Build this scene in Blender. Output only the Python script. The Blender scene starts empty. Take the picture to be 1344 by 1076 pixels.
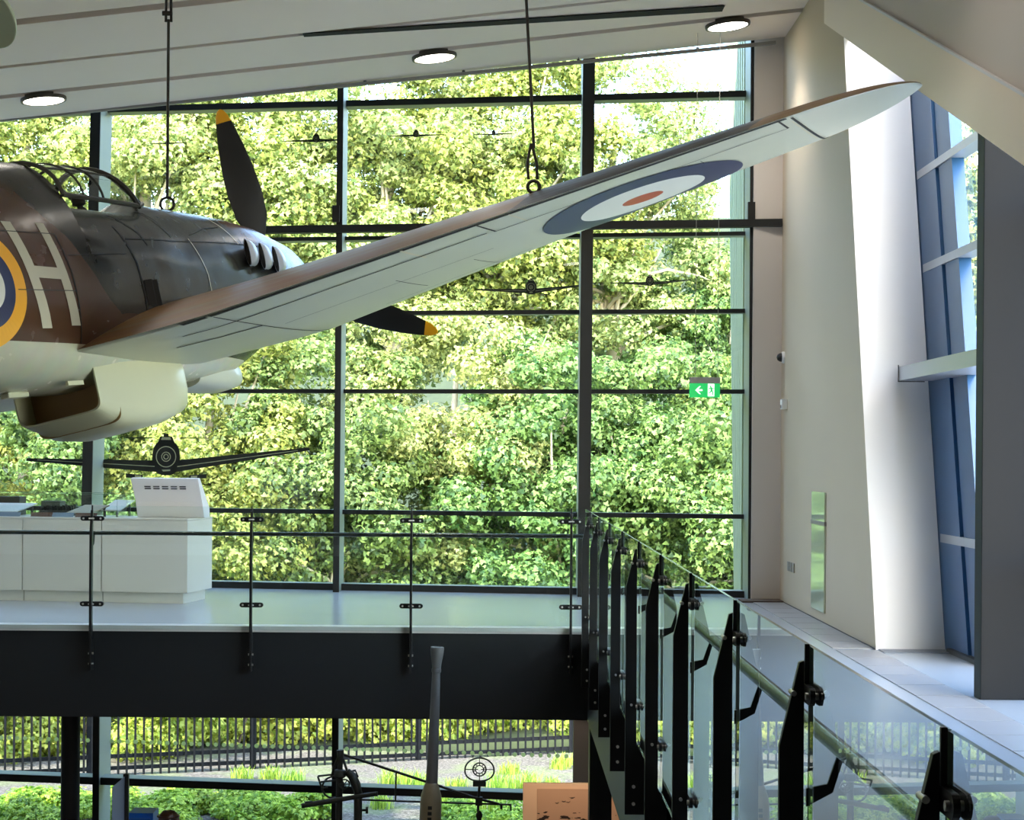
import bpy, bmesh, math, random
import numpy as np
from mathutils import Matrix, Vector

C = bpy.context.scene.collection
SC = bpy.context.scene
PI = math.pi

# ------------------------------------------------------------------ camera
FPX, CX, CY, ROLL, EYE = 2500.0, 660.0, 602.0, 0.007, 1.55
_c, _s = math.cos(ROLL), math.sin(ROLL)
cam_d = bpy.data.cameras.new('camera')
cam = bpy.data.objects.new('camera', cam_d)
C.objects.link(cam)
cam_d.sensor_fit = 'HORIZONTAL'
cam_d.sensor_width = 36.0
cam_d.lens = FPX / 1344.0 * 36.0
cam_d.shift_x = (672.0 - CX) / 1344.0
cam_d.shift_y = (CY - 538.0) / 1344.0
cam_d.clip_end = 500
cam_d.clip_start = 0.05
cam.matrix_world = Matrix(((_c, -_s, 0, 0), (0, 0, -1, 0), (_s, _c, 0, EYE), (0, 0, 0, 1)))
SC.camera = cam

# ------------------------------------------------------------------ world, sun, exposure
SC.view_settings.view_transform = 'Standard'
SC.view_settings.look = 'None'
SC.view_settings.gamma = 1.0
SC.view_settings.use_curve_mapping = False
SC.view_settings.exposure = 0.74
SC.cycles.use_denoising = True
SC.cycles.max_bounces = 9
SC.cycles.diffuse_bounces = 5
SC.cycles.glossy_bounces = 5
SC.cycles.transmission_bounces = 6
SC.cycles.transparent_max_bounces = 40
SC.cycles.sample_clamp_indirect = 6.0
SC.cycles.caustics_reflective = False
SC.cycles.caustics_refractive = False

W = bpy.data.worlds.new('sky')
SC.world = W
W.use_nodes = True
_n, _l = W.node_tree.nodes, W.node_tree.links
_bg = _n['Background']
_sky = _n.new('ShaderNodeTexSky')
_sky.sky_type = 'NISHITA'
_sky.sun_disc = False
_sky.sun_elevation = math.radians(37)
_sky.sun_rotation = math.radians(163)
_sky.air_density = 1.0
_sky.dust_density = 1.2
_tint = _n.new('ShaderNodeMix')
_tint.data_type = 'RGBA'
_tint.blend_type = 'MULTIPLY'
_tint.inputs[0].default_value = 1.0
_tint.inputs[7].default_value = (0.97, 0.985, 1.03, 1)
_l.new(_sky.outputs['Color'], _tint.inputs[6])
_l.new(_tint.outputs[2], _bg.inputs['Color'])
_bg.inputs['Strength'].default_value = 1.3

sun_d = bpy.data.lights.new('sun', 'SUN')
sun_d.energy = 9.0
sun_d.angle = math.radians(0.6)
sun_d.color = (1.0, 0.95, 0.82)
sun = bpy.data.objects.new('sun', sun_d)
C.objects.link(sun)
sun.location = (-30, -10, 40)
sun.rotation_euler = Vector((0.66, 0.30, -0.69)).to_track_quat('-Z', 'Y').to_euler()


# ------------------------------------------------------------------ helpers
def lin(r, g, b):
    def f(v):
        v /= 255.0
        return v / 12.92 if v <= 0.04045 else ((v + 0.055) / 1.055) ** 2.4
    return (f(r), f(g), f(b), 1.0)


def P(x, y, Y):
    """world point seen at photo pixel (x, y) at depth Y in front of the camera"""
    u, v = x - CX, y - CY
    u0, v0 = u * _c + v * _s, -u * _s + v * _c
    return Vector((u0 * Y / FPX, Y, EYE - v0 * Y / FPX))


def mat(name, col, rough=0.5, metal=0.0, spec=0.5, noise=0.0, nscale=8.0, bump=0.0, bscale=40.0, coat=0.0, emit=None):
    m = bpy.data.materials.new(name)
    m.use_nodes = True
    n, l = m.node_tree.nodes, m.node_tree.links
    b = n['Principled BSDF']
    b.inputs['Base Color'].default_value = col
    b.inputs['Roughness'].default_value = rough
    b.inputs['Metallic'].default_value = metal
    b.inputs['Specular IOR Level'].default_value = spec
    b.inputs['Coat Weight'].default_value = coat
    if emit:
        b.inputs['Emission Color'].default_value = emit[0]
        b.inputs['Emission Strength'].default_value = emit[1]
    if noise or bump:
        tc = n.new('ShaderNodeTexCoord')
    if noise:
        t = n.new('ShaderNodeTexNoise')
        t.inputs['Scale'].default_value = nscale
        t.inputs['Detail'].default_value = 5
        l.new(tc.outputs['Object'], t.inputs['Vector'])
        mx = n.new('ShaderNodeMix')
        mx.data_type = 'RGBA'
        mx.inputs[6].default_value = tuple(max(0, c * (1 - noise)) for c in col[:3]) + (1,)
        mx.inputs[7].default_value = tuple(min(1, c * (1 + noise)) for c in col[:3]) + (1,)
        l.new(t.outputs['Fac'], mx.inputs[0])
        l.new(mx.outputs[2], b.inputs['Base Color'])
    if bump:
        t2 = n.new('ShaderNodeTexNoise')
        t2.inputs['Scale'].default_value = bscale
        l.new(tc.outputs['Object'], t2.inputs['Vector'])
        bp = n.new('ShaderNodeBump')
        bp.inputs['Strength'].default_value = bump
        l.new(t2.outputs['Fac'], bp.inputs['Height'])
        l.new(bp.outputs['Normal'], b.inputs['Normal'])
    return m


def glass(name, tint, ior=1.6, gain=1.0):
    """sheet glass: Fresnel mirror on the outer face of each pane, tinted see-through elsewhere"""
    m = bpy.data.materials.new(name)
    m.use_nodes = True
    n, l = m.node_tree.nodes, m.node_tree.links
    n.clear()
    out = n.new('ShaderNodeOutputMaterial')
    mix = n.new('ShaderNodeMixShader')
    tr = n.new('ShaderNodeBsdfTransparent')
    tr.inputs[0].default_value = tint
    gl = n.new('ShaderNodeBsdfGlossy')
    gl.inputs['Roughness'].default_value = 0.0
    gl.inputs['Color'].default_value = (0.95, 1.0, 0.98, 1)
    fr = n.new('ShaderNodeFresnel')
    fr.inputs['IOR'].default_value = ior
    geo = n.new('ShaderNodeNewGeometry')
    inv = n.new('ShaderNodeMath')
    inv.operation = 'SUBTRACT'
    inv.inputs[0].default_value = gain
    l.new(geo.outputs['Backfacing'], inv.inputs[1])
    mul = n.new('ShaderNodeMath')
    mul.operation = 'MULTIPLY'
    mul.use_clamp = True
    l.new(fr.outputs[0], mul.inputs[0])
    l.new(inv.outputs[0], mul.inputs[1])
    l.new(mul.outputs[0], mix.inputs[0])
    l.new(tr.outputs[0], mix.inputs[1])
    l.new(gl.outputs[0], mix.inputs[2])
    l.new(mix.outputs[0], out.inputs[0])
    return m


class MB:
    """collects geometry; build() links it as one mesh object"""

    def __init__(self):
        self.v, self.f, self.m = [], [], []

    def add(self, vs, fs, mi=0):
        o = len(self.v)
        self.v += [tuple(p) for p in vs]
        self.f += [tuple(i + o for i in f) for f in fs]
        self.m += [mi] * len(fs)
        return self

    def box(self, a, b, mi=0):
        x0, y0, z0 = (min(a[i], b[i]) for i in range(3))
        x1, y1, z1 = (max(a[i], b[i]) for i in range(3))
        vs = [(x0, y0, z0), (x1, y0, z0), (x1, y1, z0), (x0, y1, z0), (x0, y0, z1), (x1, y0, z1), (x1, y1, z1), (x0, y1, z1)]
        return self.add(vs, [(0, 3, 2, 1), (4, 5, 6, 7), (0, 1, 5, 4), (1, 2, 6, 5), (2, 3, 7, 6), (3, 0, 4, 7)], mi)

    def hexa(self, bot, top, mi=0):
        return self.add(list(bot) + list(top), [(0, 3, 2, 1), (4, 5, 6, 7), (0, 1, 5, 4), (1, 2, 6, 5), (2, 3, 7, 6), (3, 0, 4, 7)], mi)

    def bar(self, p, q, w, h, up=(0, 0, 1), mi=0):
        """box bar from p to q, w across, h along up"""
        p, q = Vector(p), Vector(q)
        d = (q - p).normalized()
        s = d.cross(Vector(up)).normalized()
        u = s.cross(d)
        s, u = s * w / 2, u * h / 2
        return self.hexa([p - s - u, p + s - u, p + s + u, p - s + u], [q - s - u, q + s - u, q + s + u, q - s + u], mi)

    def prism(self, poly, off, mi=0):
        """poly: 3-D points of a flat outline, off: extrusion vector"""
        n = len(poly)
        off = Vector(off)
        vs = [Vector(p) for p in poly] + [Vector(p) + off for p in poly]
        fs = [tuple(range(n)), tuple(range(2 * n - 1, n - 1, -1))]
        fs += [(i, i + n, (i + 1) % n + n, (i + 1) % n) for i in range(n)]
        return self.add(vs, fs, mi)

    def loft(self, rings, cap=True, closed=True, mi=0):
        n = len(rings[0])
        vs = [p for r in rings for p in r]
        fs = []
        for i in range(len(rings) - 1):
            for j in range(n if closed else n - 1):
                k = (j + 1) % n
                fs.append((i * n + j, i * n + k, (i + 1) * n + k, (i + 1) * n + j))
        if cap:
            fs.append(tuple(range(n - 1, -1, -1)))
            fs.append(tuple((len(rings) - 1) * n + j for j in range(n)))
        return self.add(vs, fs, mi)

    def tube(self, pts, r, seg=10, mi=0, cap=True):
        pts = [Vector(p) for p in pts]
        rs = r if isinstance(r, (list, tuple)) else [r] * len(pts)
        rings = []
        ref = None
        for i, p in enumerate(pts):
            d = (pts[min(i + 1, len(pts) - 1)] - pts[max(i - 1, 0)]).normalized()
            if ref is None:
                ref = Vector((0, 0, 1)) if abs(d.z) < 0.9 else Vector((1, 0, 0))
            s = d.cross(ref).normalized()
            u = s.cross(d).normalized()
            ref = u
            rings.append([p + (s * math.cos(2 * PI * k / seg) + u * math.sin(2 * PI * k / seg)) * rs[i] for k in range(seg)])
        return self.loft(rings, cap, True, mi)

    def ring(self, c, ax1, ax2, R, r, seg=32, mi=0, a0=0.0, a1=2 * PI):
        c, ax1, ax2 = Vector(c), Vector(ax1), Vector(ax2)
        full = abs(a1 - a0 - 2 * PI) < 1e-6
        n = seg if full else seg + 1
        pts = [c + (ax1 * math.cos(a0 + (a1 - a0) * k / seg) + ax2 * math.sin(a0 + (a1 - a0) * k / seg)) * R for k in range(n)]
        if not full:
            return self.tube(pts, r, 8, mi)
        rings = []
        nn = ax1.cross(ax2).normalized()
        for p in pts:
            d = (p - c).normalized()
            rings.append([p + (d * math.cos(2 * PI * k / 8) + nn * math.sin(2 * PI * k / 8)) * r for k in range(8)])
        o = len(self.v)
        self.loft(rings, False, True, mi)
        fs = [((n - 1) * 8 + j, (n - 1) * 8 + (j + 1) % 8, (j + 1) % 8, j) for j in range(8)]
        self.f += [tuple(i + o for i in f) for f in fs]
        self.m += [mi] * 8
        return self

    def disc(self, c, axis, r, h, seg=20, mi=0):
        c, axis = Vector(c), Vector(axis).normalized()
        return self.tube([c - axis * h / 2, c + axis * h / 2], r, seg, mi)

    def lathe(self, base, axis, prof, seg=24, mi=0):
        """prof: (distance along axis, radius)"""
        base, axis = Vector(base), Vector(axis).normalized()
        return self.tube([base + axis * d for d, _ in prof], [max(r, 1e-4) for _, r in prof], seg, mi) if False else self._lathe(base, axis, prof, seg, mi)

    def _lathe(self, base, axis, prof, seg, mi):
        ref = Vector((0, 0, 1)) if abs(axis.z) < 0.9 else Vector((1, 0, 0))
        s = axis.cross(ref).normalized()
        u = s.cross(axis).normalized()
        rings = [[base + axis * d + (s * math.cos(2 * PI * k / seg) + u * math.sin(2 * PI * k / seg)) * max(r, 1e-4) for k in range(seg)] for d, r in prof]
        return self.loft(rings, True, True, mi)

    def mesh(self, name, mats, smooth=None, bevel=0.0, fixn=True):
        me = bpy.data.meshes.new(name)
        me.from_pydata(self.v, [], self.f)
        for m in (mats if isinstance(mats, (list, tuple)) else [mats]):
            me.materials.append(m)
        me.polygons.foreach_set('material_index', self.m)
        if fixn or bevel:
            bm = bmesh.new()
            bm.from_mesh(me)
            if bevel:
                es = [e for e in bm.edges if len(e.link_faces) == 2 and e.calc_face_angle(0) > 0.6]
                bmesh.ops.bevel(bm, geom=es, offset=bevel, segments=2, profile=0.6, affect='EDGES', clamp_overlap=True)
            bmesh.ops.recalc_face_normals(bm, faces=bm.faces)
            bm.to_mesh(me)
            bm.free()
        if smooth is not None:
            me.polygons.foreach_set('use_smooth', [True] * len(me.polygons))
            me.set_sharp_from_angle(angle=math.radians(smooth))
        me.update()
        return me

    def build(self, name, mats, parent=None, smooth=None, bevel=0.0, label=None, local=False):
        o = bpy.data.objects.new(name, self.mesh(name, mats, smooth, bevel))
        return link(o, parent, label, local)


def link(o, parent=None, label=None, local=False):
    C.objects.link(o)
    if parent is not None:
        o.parent = parent
        if not local:
            o.matrix_parent_inverse = root_matrix(parent).inverted()
    if label:
        o['label'] = label
    return o


def root_matrix(o):
    m = o.matrix_basis.copy()
    while o.parent is not None:
        m = o.matrix_parent_inverse @ m
        o = o.parent
        m = o.matrix_basis @ m
    return m


def tag(o, label, cat, group=None):
    o['label'] = label
    o['category'] = cat
    if group:
        o['group'] = group
    return o


def thing(name, label, cat, loc=(0, 0, 0), rz=0.0, group=None):
    o = bpy.data.objects.new(name, None)
    o.empty_display_size = 0.2
    C.objects.link(o)
    o.location = loc
    o.rotation_euler = (0, 0, rz)
    return tag(o, label, cat, group)


def struct(o):
    o['kind'] = 'structure'
    return o


def sroot(name, loc=(0, 0, 0)):
    o = bpy.data.objects.new(name, None)
    C.objects.link(o)
    o.location = loc
    o['kind'] = 'structure'
    return o


def copy_tree(o, parent=None):
    c = o.copy()
    C.objects.link(c)
    if parent is not None:
        c.parent = parent
        c.matrix_parent_inverse = o.matrix_parent_inverse.copy()
    for ch in list(o.children):
        copy_tree(ch, c)
    return c


# ------------------------------------------------------------------ materials
M_floor = mat('polished_grey_floor', lin(170, 178, 186), 0.22, spec=0.5, noise=0.05, nscale=1.5)
M_edge = mat('pale_nosing', lin(205, 200, 195), 0.35)
M_black = mat('black_steel_fascia', lin(17, 20, 22), 0.5, noise=0.08, nscale=2)
M_post = mat('black_painted_steel', lin(14, 14, 13), 0.42)
M_frame = mat('black_window_frame', lin(13, 14, 10), 0.6)
M_fin = mat('grey_window_fin', lin(128, 136, 126), 0.45)
M_wallshade = mat('shaded_wall_paint', lin(198, 182, 156), 0.75, noise=0.015, nscale=2)  # darker copy of the white wall paint, puts the side face's shade into colour
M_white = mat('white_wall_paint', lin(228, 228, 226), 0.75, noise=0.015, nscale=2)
M_grey = mat('grey_wall_paint', lin(208, 200, 192), 0.7)
M_soffit = mat('soffit_paint', lin(240, 226, 206), 0.6)
M_ceil = mat('ceiling_panel', lin(244, 228, 214), 0.6, noise=0.03, nscale=0.7)
M_gap = mat('ceiling_gap', lin(24, 22, 20), 0.9)
M_rail = mat('grey_rail', lin(140, 136, 130), 0.5)
M_slab = mat('charcoal_panel', lin(17, 19, 22), 0.6, spec=0.25, noise=0.12, nscale=3)
M_blue = mat('blue_metal_panel', lin(38, 84, 128), 0.4, noise=0.04, nscale=2)
M_alu = mat('silver_transom', lin(170, 176, 184), 0.35, metal=0.3)
M_chrome = mat('bolt_steel', lin(214, 212, 206), 0.3, metal=0.45)
M_tube = mat('handrail_metal', lin(86, 88, 80), 0.22, metal=0.8)
M_gedge = mat('glass_edge', lin(128, 150, 134), 0.2)
M_gwin = glass('window_glass', (0.97, 0.99, 0.97, 1), 1.45)
M_gbal = glass('balustrade_glass', (0.95, 0.985, 0.98, 1), 1.75)
M_gcase = glass('showcase_glass', (0.96, 0.985, 0.97, 1), 1.5)
M_counter = mat('white_counter', lin(220, 214, 200), 0.4)
M_kiosk = mat('white_kiosk', lin(224, 222, 220), 0.4)
M_dark = mat('dark_grey', lin(52, 52, 54), 0.6)
M_ground_floor = mat('dark_exhibit_floor', lin(62, 62, 60), 0.5)
M_stone = mat('grey_stone_border', lin(150, 150, 152), 0.4, noise=0.05, nscale=4)
M_mat = mat('brown_mat', lin(84, 70, 58), 0.9)
M_clad = mat('pale_cladding', lin(168, 176, 142), 0.6, noise=0.03)
M_decal = mat('black_vinyl', lin(18, 22, 14), 0.6)
M_dot = mat('frosted_vinyl', lin(222, 228, 190), 0.8)
_n, _l = M_dot.node_tree.nodes, M_dot.node_tree.links
_t = _n.new('ShaderNodeBsdfTranslucent')
_t.inputs[0].default_value = lin(222, 228, 180)
_m = _n.new('ShaderNodeMixShader')
_m.inputs[0].default_value = .6
_l.new(_n['Principled BSDF'].outputs[0], _m.inputs[1])
_l.new(_t.outputs[0], _m.inputs[2])
_l.new(_m.outputs[0], _n['Material Output'].inputs[0])


# ------------------------------------------------------------------ the setting: floors, beams, walls
Y1 = 17.43      # front of the upper deck beam
XF = 0.79       # face of the right-hand slab


def WY(X):      # inner face of the big window wall
    return 21.15 + (2.73 - X) * 0.168


GZ = -3.6
b = MB()
b.prism([(-12, Y1, 0), (XF, Y1, 0), (XF, 1.0, 0), (4.2, 1.0, 0), (4.2, 15.7, 0), (3.2, 15.75, 0), (3.2, 21.6, 0), (2.9, WY(2.9) + 0.6, 0), (-12, WY(-12) + 0.6, 0)], (0, 0, -0.16))
struct(b.build('floor', M_floor))
b = MB()
b.box((-12, -8, -0.2), (4.2, 0.98, 0))
struct(b.build('floor', M_floor))
b = MB()
b.box((-14, -8, GZ - 0.2), (4.2, 25, GZ))
struct(b.build('floor', M_ground_floor))
# black beam under the deck edge, its return along the right-hand slab
b = MB()
b.box((-12, Y1 + 0.02, -0.84), (XF + 0.25, Y1 + 0.3, -0.165))
b.box((-12, Y1 - 0.004, -0.83), (XF, Y1 + 0.02, -0.05))
struct(b.build('trim_1', M_black))
b = MB()
b.box((XF, 1.0, -0.84), (XF + 0.25, Y1 + 0.02, -0.02))
struct(b.build('trim_2', M_black))
b = MB()
b.box((-12, Y1 - 0.02, -0.05), (XF + 0.02, Y1 + 0.18, 0.004))
struct(b.build('trim_3', M_edge))
# lower ceiling under the deck
b = MB()
b.prism([(-12, Y1 + 0.3, -0.84), (XF + 0.25, Y1 + 0.3, -0.84), (XF + 0.25, 1.0, -0.84), (4.2, 1.0, -0.84), (4.2, 21.3, -0.84), (3.0, WY(3.0) - 0.02, -0.84), (-12, WY(-12) - 0.02, -0.84)], (0, 0, 0.05))
struct(b.build('ceiling', M_grey))
# stone border and mat along the right wall
b = MB()
for k in range(9):
    b.box((2.74, 15.75 + k * 0.6, 0), (3.075, 15.75 + k * 0.6 + 0.585, 0.006))
for k in range(24):
    b.box((2.74, 1.2 + k * 0.6, 0), (3.075, 1.2 + k * 0.6 + 0.585, 0.006))
struct(b.build('trim_4', M_stone))
b = MB()
b.box((2.62, 20.75, 0.001), (3.07, 21.1, 0.02))
tag(b.build('door_mat', M_mat), 'small brown mat on the floor at the foot of the grey wall end', 'mat')

# right wall: leaning pier, grey return beside the window, solid lower wall
b = MB()
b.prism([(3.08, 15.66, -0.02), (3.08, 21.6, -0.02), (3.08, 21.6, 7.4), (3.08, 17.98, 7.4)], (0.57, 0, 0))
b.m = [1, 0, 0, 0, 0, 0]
o = b.build('wall_right', [M_white, M_wallshade])
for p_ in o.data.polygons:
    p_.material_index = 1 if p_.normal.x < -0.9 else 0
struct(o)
b = MB()
b.box((3.068, 15.67, 0), (3.076, 21.1, 0.012))
struct(b.build('baseboard_right', M_dark))
b = MB()
b.box((3.1, 15.40, 0), (3.66, 15.665, 0.008))
struct(b.build('baseboard_pier', mat('grey_floor_plate', lin(116, 124, 134), .4)))
b = MB()
b.box((2.76, 21.1, -0.84), (3.09, 21.4, 7.4))
struct(b.build('wall_end', M_grey))
b = MB()
b.box((3.08, 1.0, GZ), (3.3, 21.6, -0.85))
struct(b.build('wall_lower', M_grey))
# sloping fascia and the wall above it
def slope(Y):
    return 3.58 + (Y - 12.0) * 0.347
b = MB()
b.prism([(3.04, 18.2, slope(18.2)), (3.04, 7.0, slope(7.0)), (3.04, 7.0, slope(7.0) + 0.40), (3.04, 18.2, slope(18.2) + 0.42)], (0.10, 0, 0))
struct(b.build('trim_5', M_soffit))
b = MB()
b.prism([(3.07, 18.25, slope(18.25) + 0.42), (3.07, 7.0, slope(7.0) + 0.40), (3.07, 7.0, 7.4), (3.07, 18.25, 7.4)], (0.07, 0, 0))
struct(b.build('wall_upper', M_grey))
b = MB()
b.bar((3.045, 18.2, slope(18.2) + 0.425), (3.045, 7.0, slope(7.0) + 0.405), 0.02, 0.02)
struct(b.build('trim_6', M_white))
# charcoal pier by the side window
b = MB()
b.box((3.125, 12.42, 0), (3.46, 12.60, 3.95))
struct(b.build('wall_pier', M_slab, bevel=0.006))
# left and rear shell
b = MB()
b.box((-12.3, -8, GZ), (-12, 24, 7.4))
struct(b.build('wall_left', mat('pale_hall_wall', lin(226, 220, 214), .7)))
b = MB()
b.box((-12, -8.3, GZ), (4.2, -8, 7.4))
struct(b.build('wall_rear', mat('charcoal_wall', lin(70, 70, 72), .7)))
# roof
b = MB()
b.box((-12.3, -8.3, 7.4), (3.45, 22.0, 7.6))
struct(b.build('ceiling', M_white))

# sloping slatted ceiling: long panels with dark shadow gaps, rising to the right
def CZ(X):
    return 5.865 + X * 0.116
edges = [21.0, 19.70, 18.36, 16.72, 15.3, 13.9, 12.5, 11.1, 9.7, 8.3, 6.9, 5.5, 4.1, 2.7, 1.3, -0.1, -3, -8]
for i in range(len(edges) - 1):
    ya, yb = edges[i], edges[i + 1] + (0.16 if i > 0 else 0.12)
    lo = 0.0 if i % 2 == 0 else 0.012
    b = MB()
    b.hexa([(-12, yb, CZ(-12) + lo), (3.08, yb, CZ(3.08) + lo), (3.08, ya, CZ(3.08) + lo), (-12, ya, CZ(-12) + lo)],
           [(-12, yb, CZ(-12) + .06), (3.08, yb, CZ(3.08) + .06), (3.08, ya, CZ(3.08) + .06), (-12, ya, CZ(-12) + .06)])
    struct(b.build('ceiling', M_ceil))
b = MB()
b.hexa([(-12, -8, CZ(-12) + .10), (3.08, -8, CZ(3.08) + .10), (3.08, 20.95, CZ(3.08) + .10), (-12, 20.95, CZ(-12) + .10)],
       [(-12, -8, CZ(-12) + .14), (3.08, -8, CZ(3.08) + .14), (3.08, 20.95, CZ(3.08) + .14), (-12, 20.95, CZ(-12) + .14)])
struct(b.build('ceiling', M_gap))
# second, wider shadow gap that splits off the second seam
b = MB()
p0, p1 = (-1.96, 18.37), (2.2, 19.15)
zz = lambda p, d: (p[0], p[1], CZ(p[0]) + d)
b.hexa([zz(p0, -.004), zz(p1, -.004), zz((p1[0], p1[1] + .24), -.004), zz((p0[0], p0[1] + .14), -.004)],
       [zz(p0, .004), zz(p1, .004), zz((p1[0], p1[1] + .24), .004), zz((p0[0], p0[1] + .14), .004)])
struct(b.build('trim_7', M_gap))

# slim rail hung below the ceiling edge in front of the glass
hr = thing('hanging_rail', 'slim grey rail hung on thin rods under the ceiling edge along the glass', 'rail', (-1.3, 20.9, 5.6))
a_, b_ = P(-60, 163.5, 20.9), P(1018, 56, 20.9)
MB().bar(a_, b_, 0.05, 0.035).build('rail_bar', M_rail, hr)
for t in (0.115, 0.32, 0.5, 0.62, 0.76, 0.905):
    p = a_.lerp(b_, t)
    MB().tube([p, (p.x, p.y, CZ(p.x) + 0.02)], 0.004, 6).disc(p + Vector((0, 0, .025)), (0, 0, 1), 0.018, 0.02, 10).build('hanger_rod', M_dark, hr)


# ------------------------------------------------------------------ big window wall
def wx(x, y, dy=0.0):
    """point of the window wall plane seen at pixel column x"""
    Y = 21.6
    for _ in range(8):
        X = P(x, y, Y).x
        Y = WY(X) + dy
    return P(x, y, Y)


win = sroot('window_1', (0, WY(0), 0))
TOPZ = 7.3
# mullions: black inner face, paler flanks reaching out to the glass
def mullion(parent, xt, yt, xb, yb, zb, zt, w, d=0.68, front=0.0):
    pt, pb = wx(xt, yt, front), wx(xb, yb, front)
    k = (pt.x - pb.x) / (pt.z - pb.z)
    X0, X1 = pb.x + k * (zb - pb.z), pb.x + k * (zt - pb.z)
    Ya, Yb = WY(X0) + front, WY(X1) + front
    h = w / 2
    m = MB()
    m.hexa([(X0 - h, Ya, zb), (X0 + h, Ya, zb), (X0 + h, Ya + 0.03, zb), (X0 - h, Ya + 0.03, zb)],
           [(X1 - h, Yb, zt), (X1 + h, Yb, zt), (X1 + h, Yb + 0.03, zt), (X1 - h, Yb + 0.03, zt)], 0)
    h *= 0.92
    m.hexa([(X0 - h, Ya + .03, zb), (X0 + h, Ya + .03, zb), (X0 + h, Ya + d, zb), (X0 - h, Ya + d, zb)],
           [(X1 - h, Yb + .03, zt), (X1 + h, Yb + .03, zt), (X1 + h, Yb + d, zt), (X1 - h, Yb + d, zt)], 1)
    return m.build('mullion', [M_frame, M_fin], parent)


mullion(win, 124.5, 180, 114.5, 610, 0.0, TOPZ, 0.118)
mullion(win, 446.5, 150, 441.5, 700, 0.0, TOPZ, 0.07)
mullion(win, 773, 100, 767, 660, 0.0, TOPZ, 0.135)
mullion(win, 988.5, 80, 985, 760, 0.0, TOPZ, 0.05, 0.5)
mullion(win, -230, 180, -240, 610, 0.0, TOPZ, 0.118)
mullion(win, -560, 180, -570, 610, 0.0, TOPZ, 0.118)


def transom(parent, z, h, x0=-11.5, x1=2.74, front=0.42, d=0.26, m0=M_frame, m1=None):
    m = MB()
    for (xa, xb) in ((x0, x1),):
        ya, yb = WY(xa) + front, WY(xb) + front
        m.hexa([(xa, ya, z - h), (xb, yb, z - h), (xb, yb + .03, z - h), (xa, ya + .03, z - h)],
               [(xa, ya, z), (xb, yb, z), (xb, yb + .03, z), (xa, ya + .03, z)], 0)
        e = 0.004
        m.hexa([(xa, ya + .03, z - h + e), (xb, yb + .03, z - h + e), (xb, yb + d, z - h + e), (xa, ya + d, z - h + e)],
               [(xa, ya + .03, z - e), (xb, yb + .03, z - e), (xb, yb + d, z - e), (xa, ya + d, z - e)], 1)
    return m.build('transom', [m0, m1 or M_fin], parent)


def zpx(x, y, dy):
    return wx(x, y, dy).z


for y, hpx in ((118.5, 8), (303.5, 5), (405, 5.5), (511, 5.5), (675, 6)):
    transom(win, zpx(980, y, .42), hpx / 115.0)
transom(win, 0.075, 0.075, front=0.35, d=0.3)
# the deep black beam across the wall at the third line
m = MB()
zb = zpx(980, 287.5, -0.06)
xa, xb = -11.8, 3.07
m.hexa([(xa, WY(xa) - .06, zb - .085), (xb, WY(xb) - .06, zb - .085), (xb, WY(xb) + .06, zb - .085), (xa, WY(xa) + .06, zb - .085)],
       [(xa, WY(xa) - .06, zb), (xb, WY(xb) - .06, zb), (xb, WY(xb) + .06, zb), (xa, WY(xa) + .06, zb)])
m.build('cross_beam', M_frame, win)
# small brackets where the beam meets the slender mullions
m = MB()
for x, y in ((442, 281), (987.5, 277)):
    p = wx(x, y, -0.04)
    m.box((p.x - .05, p.y - .02, p.z - .09), (p.x + .03, p.y + .05, p.z + .1))
m.build('bracket', M_frame, win)
m = MB()
xa, xb = -11.9, 2.76
m.hexa([(xa, WY(xa) + .66, 0), (xb, WY(xb) + .66, 0), (xb, WY(xb) + .68, 0), (xa, WY(xa) + .68, 0)],
       [(xa, WY(xa) + .66, 7.35), (xb, WY(xb) + .66, 7.35), (xb, WY(xb) + .68, 7.35), (xa, WY(xa) + .68, 7.35)])
m.build('glass_pane', M_gwin, win)

# ground-floor glazing
win2 = sroot('window_2', (0, WY(0), GZ))
for x in (-240, 126, 440, 762):
    mullion(win2, x, 960, x - .8, 1070, GZ, -0.84, 0.075, 0.68)
transom(win2, -2.25, 0.085, front=0.1, d=0.30)
transom(win2, GZ + .08, 0.08, front=0.1, d=0.30)
m = MB()
m.hexa([(xa, WY(xa) + .66, GZ), (xb + .3, WY(xb + .3) + .66, GZ), (xb + .3, WY(xb + .3) + .68, GZ), (xa, WY(xa) + .68, GZ)],
       [(xa, WY(xa) + .66, -.84), (xb + .3, WY(xb + .3) + .66, -.84), (xb + .3, WY(xb + .3) + .68, -.84), (xa, WY(xa) + .68, -.84)])
m.build('glass_pane', M_gwin, win2)
m = MB()
X = -7.0
while X < 2.6:
    y = WY(X) + 0.655
    m.disc((X, y, -1.90), (0.168, 1, 0), 0.026, 0.003, 14)
    X += 0.0995
m.build('safety_dots', M_dot, win2, label='row of small pale dots on the lower glass')

# cladding of the outside wall return, seen through the right-hand panes
m = MB()
n = 8
for k in range(n):
    def yy(t, z):
        return 21.85 + t * ((0.10 + 0.235 * max(z, -1)) + 0.02)
    t0, t1 = k / n, (k + 1) / n - 0.035
    z0, z1 = GZ, 7.3
    m.hexa([(2.74, yy(t0, 0), z0), (2.9, yy(t0, 0), z0), (2.9, yy(t1, 0), z0), (2.74, yy(t1, 0), z0)],
           [(2.74, yy(t0, z1), z1), (2.9, yy(t0, z1), z1), (2.9, yy(t1, z1), z1), (2.74, yy(t1, z1), z1)], 0)
m.hexa([(2.76, 21.8, GZ), (2.88, 21.8, GZ), (2.88, 21.93, GZ), (2.76, 21.93, GZ)], [(2.76, 21.8, 7.3), (2.88, 21.8, 7.3), (2.88, yy(0.97, 7.3), 7.3), (2.76, yy(0.97, 7.3), 7.3)], 0)
struct(m.build('wall_outside', M_clad))

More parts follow.
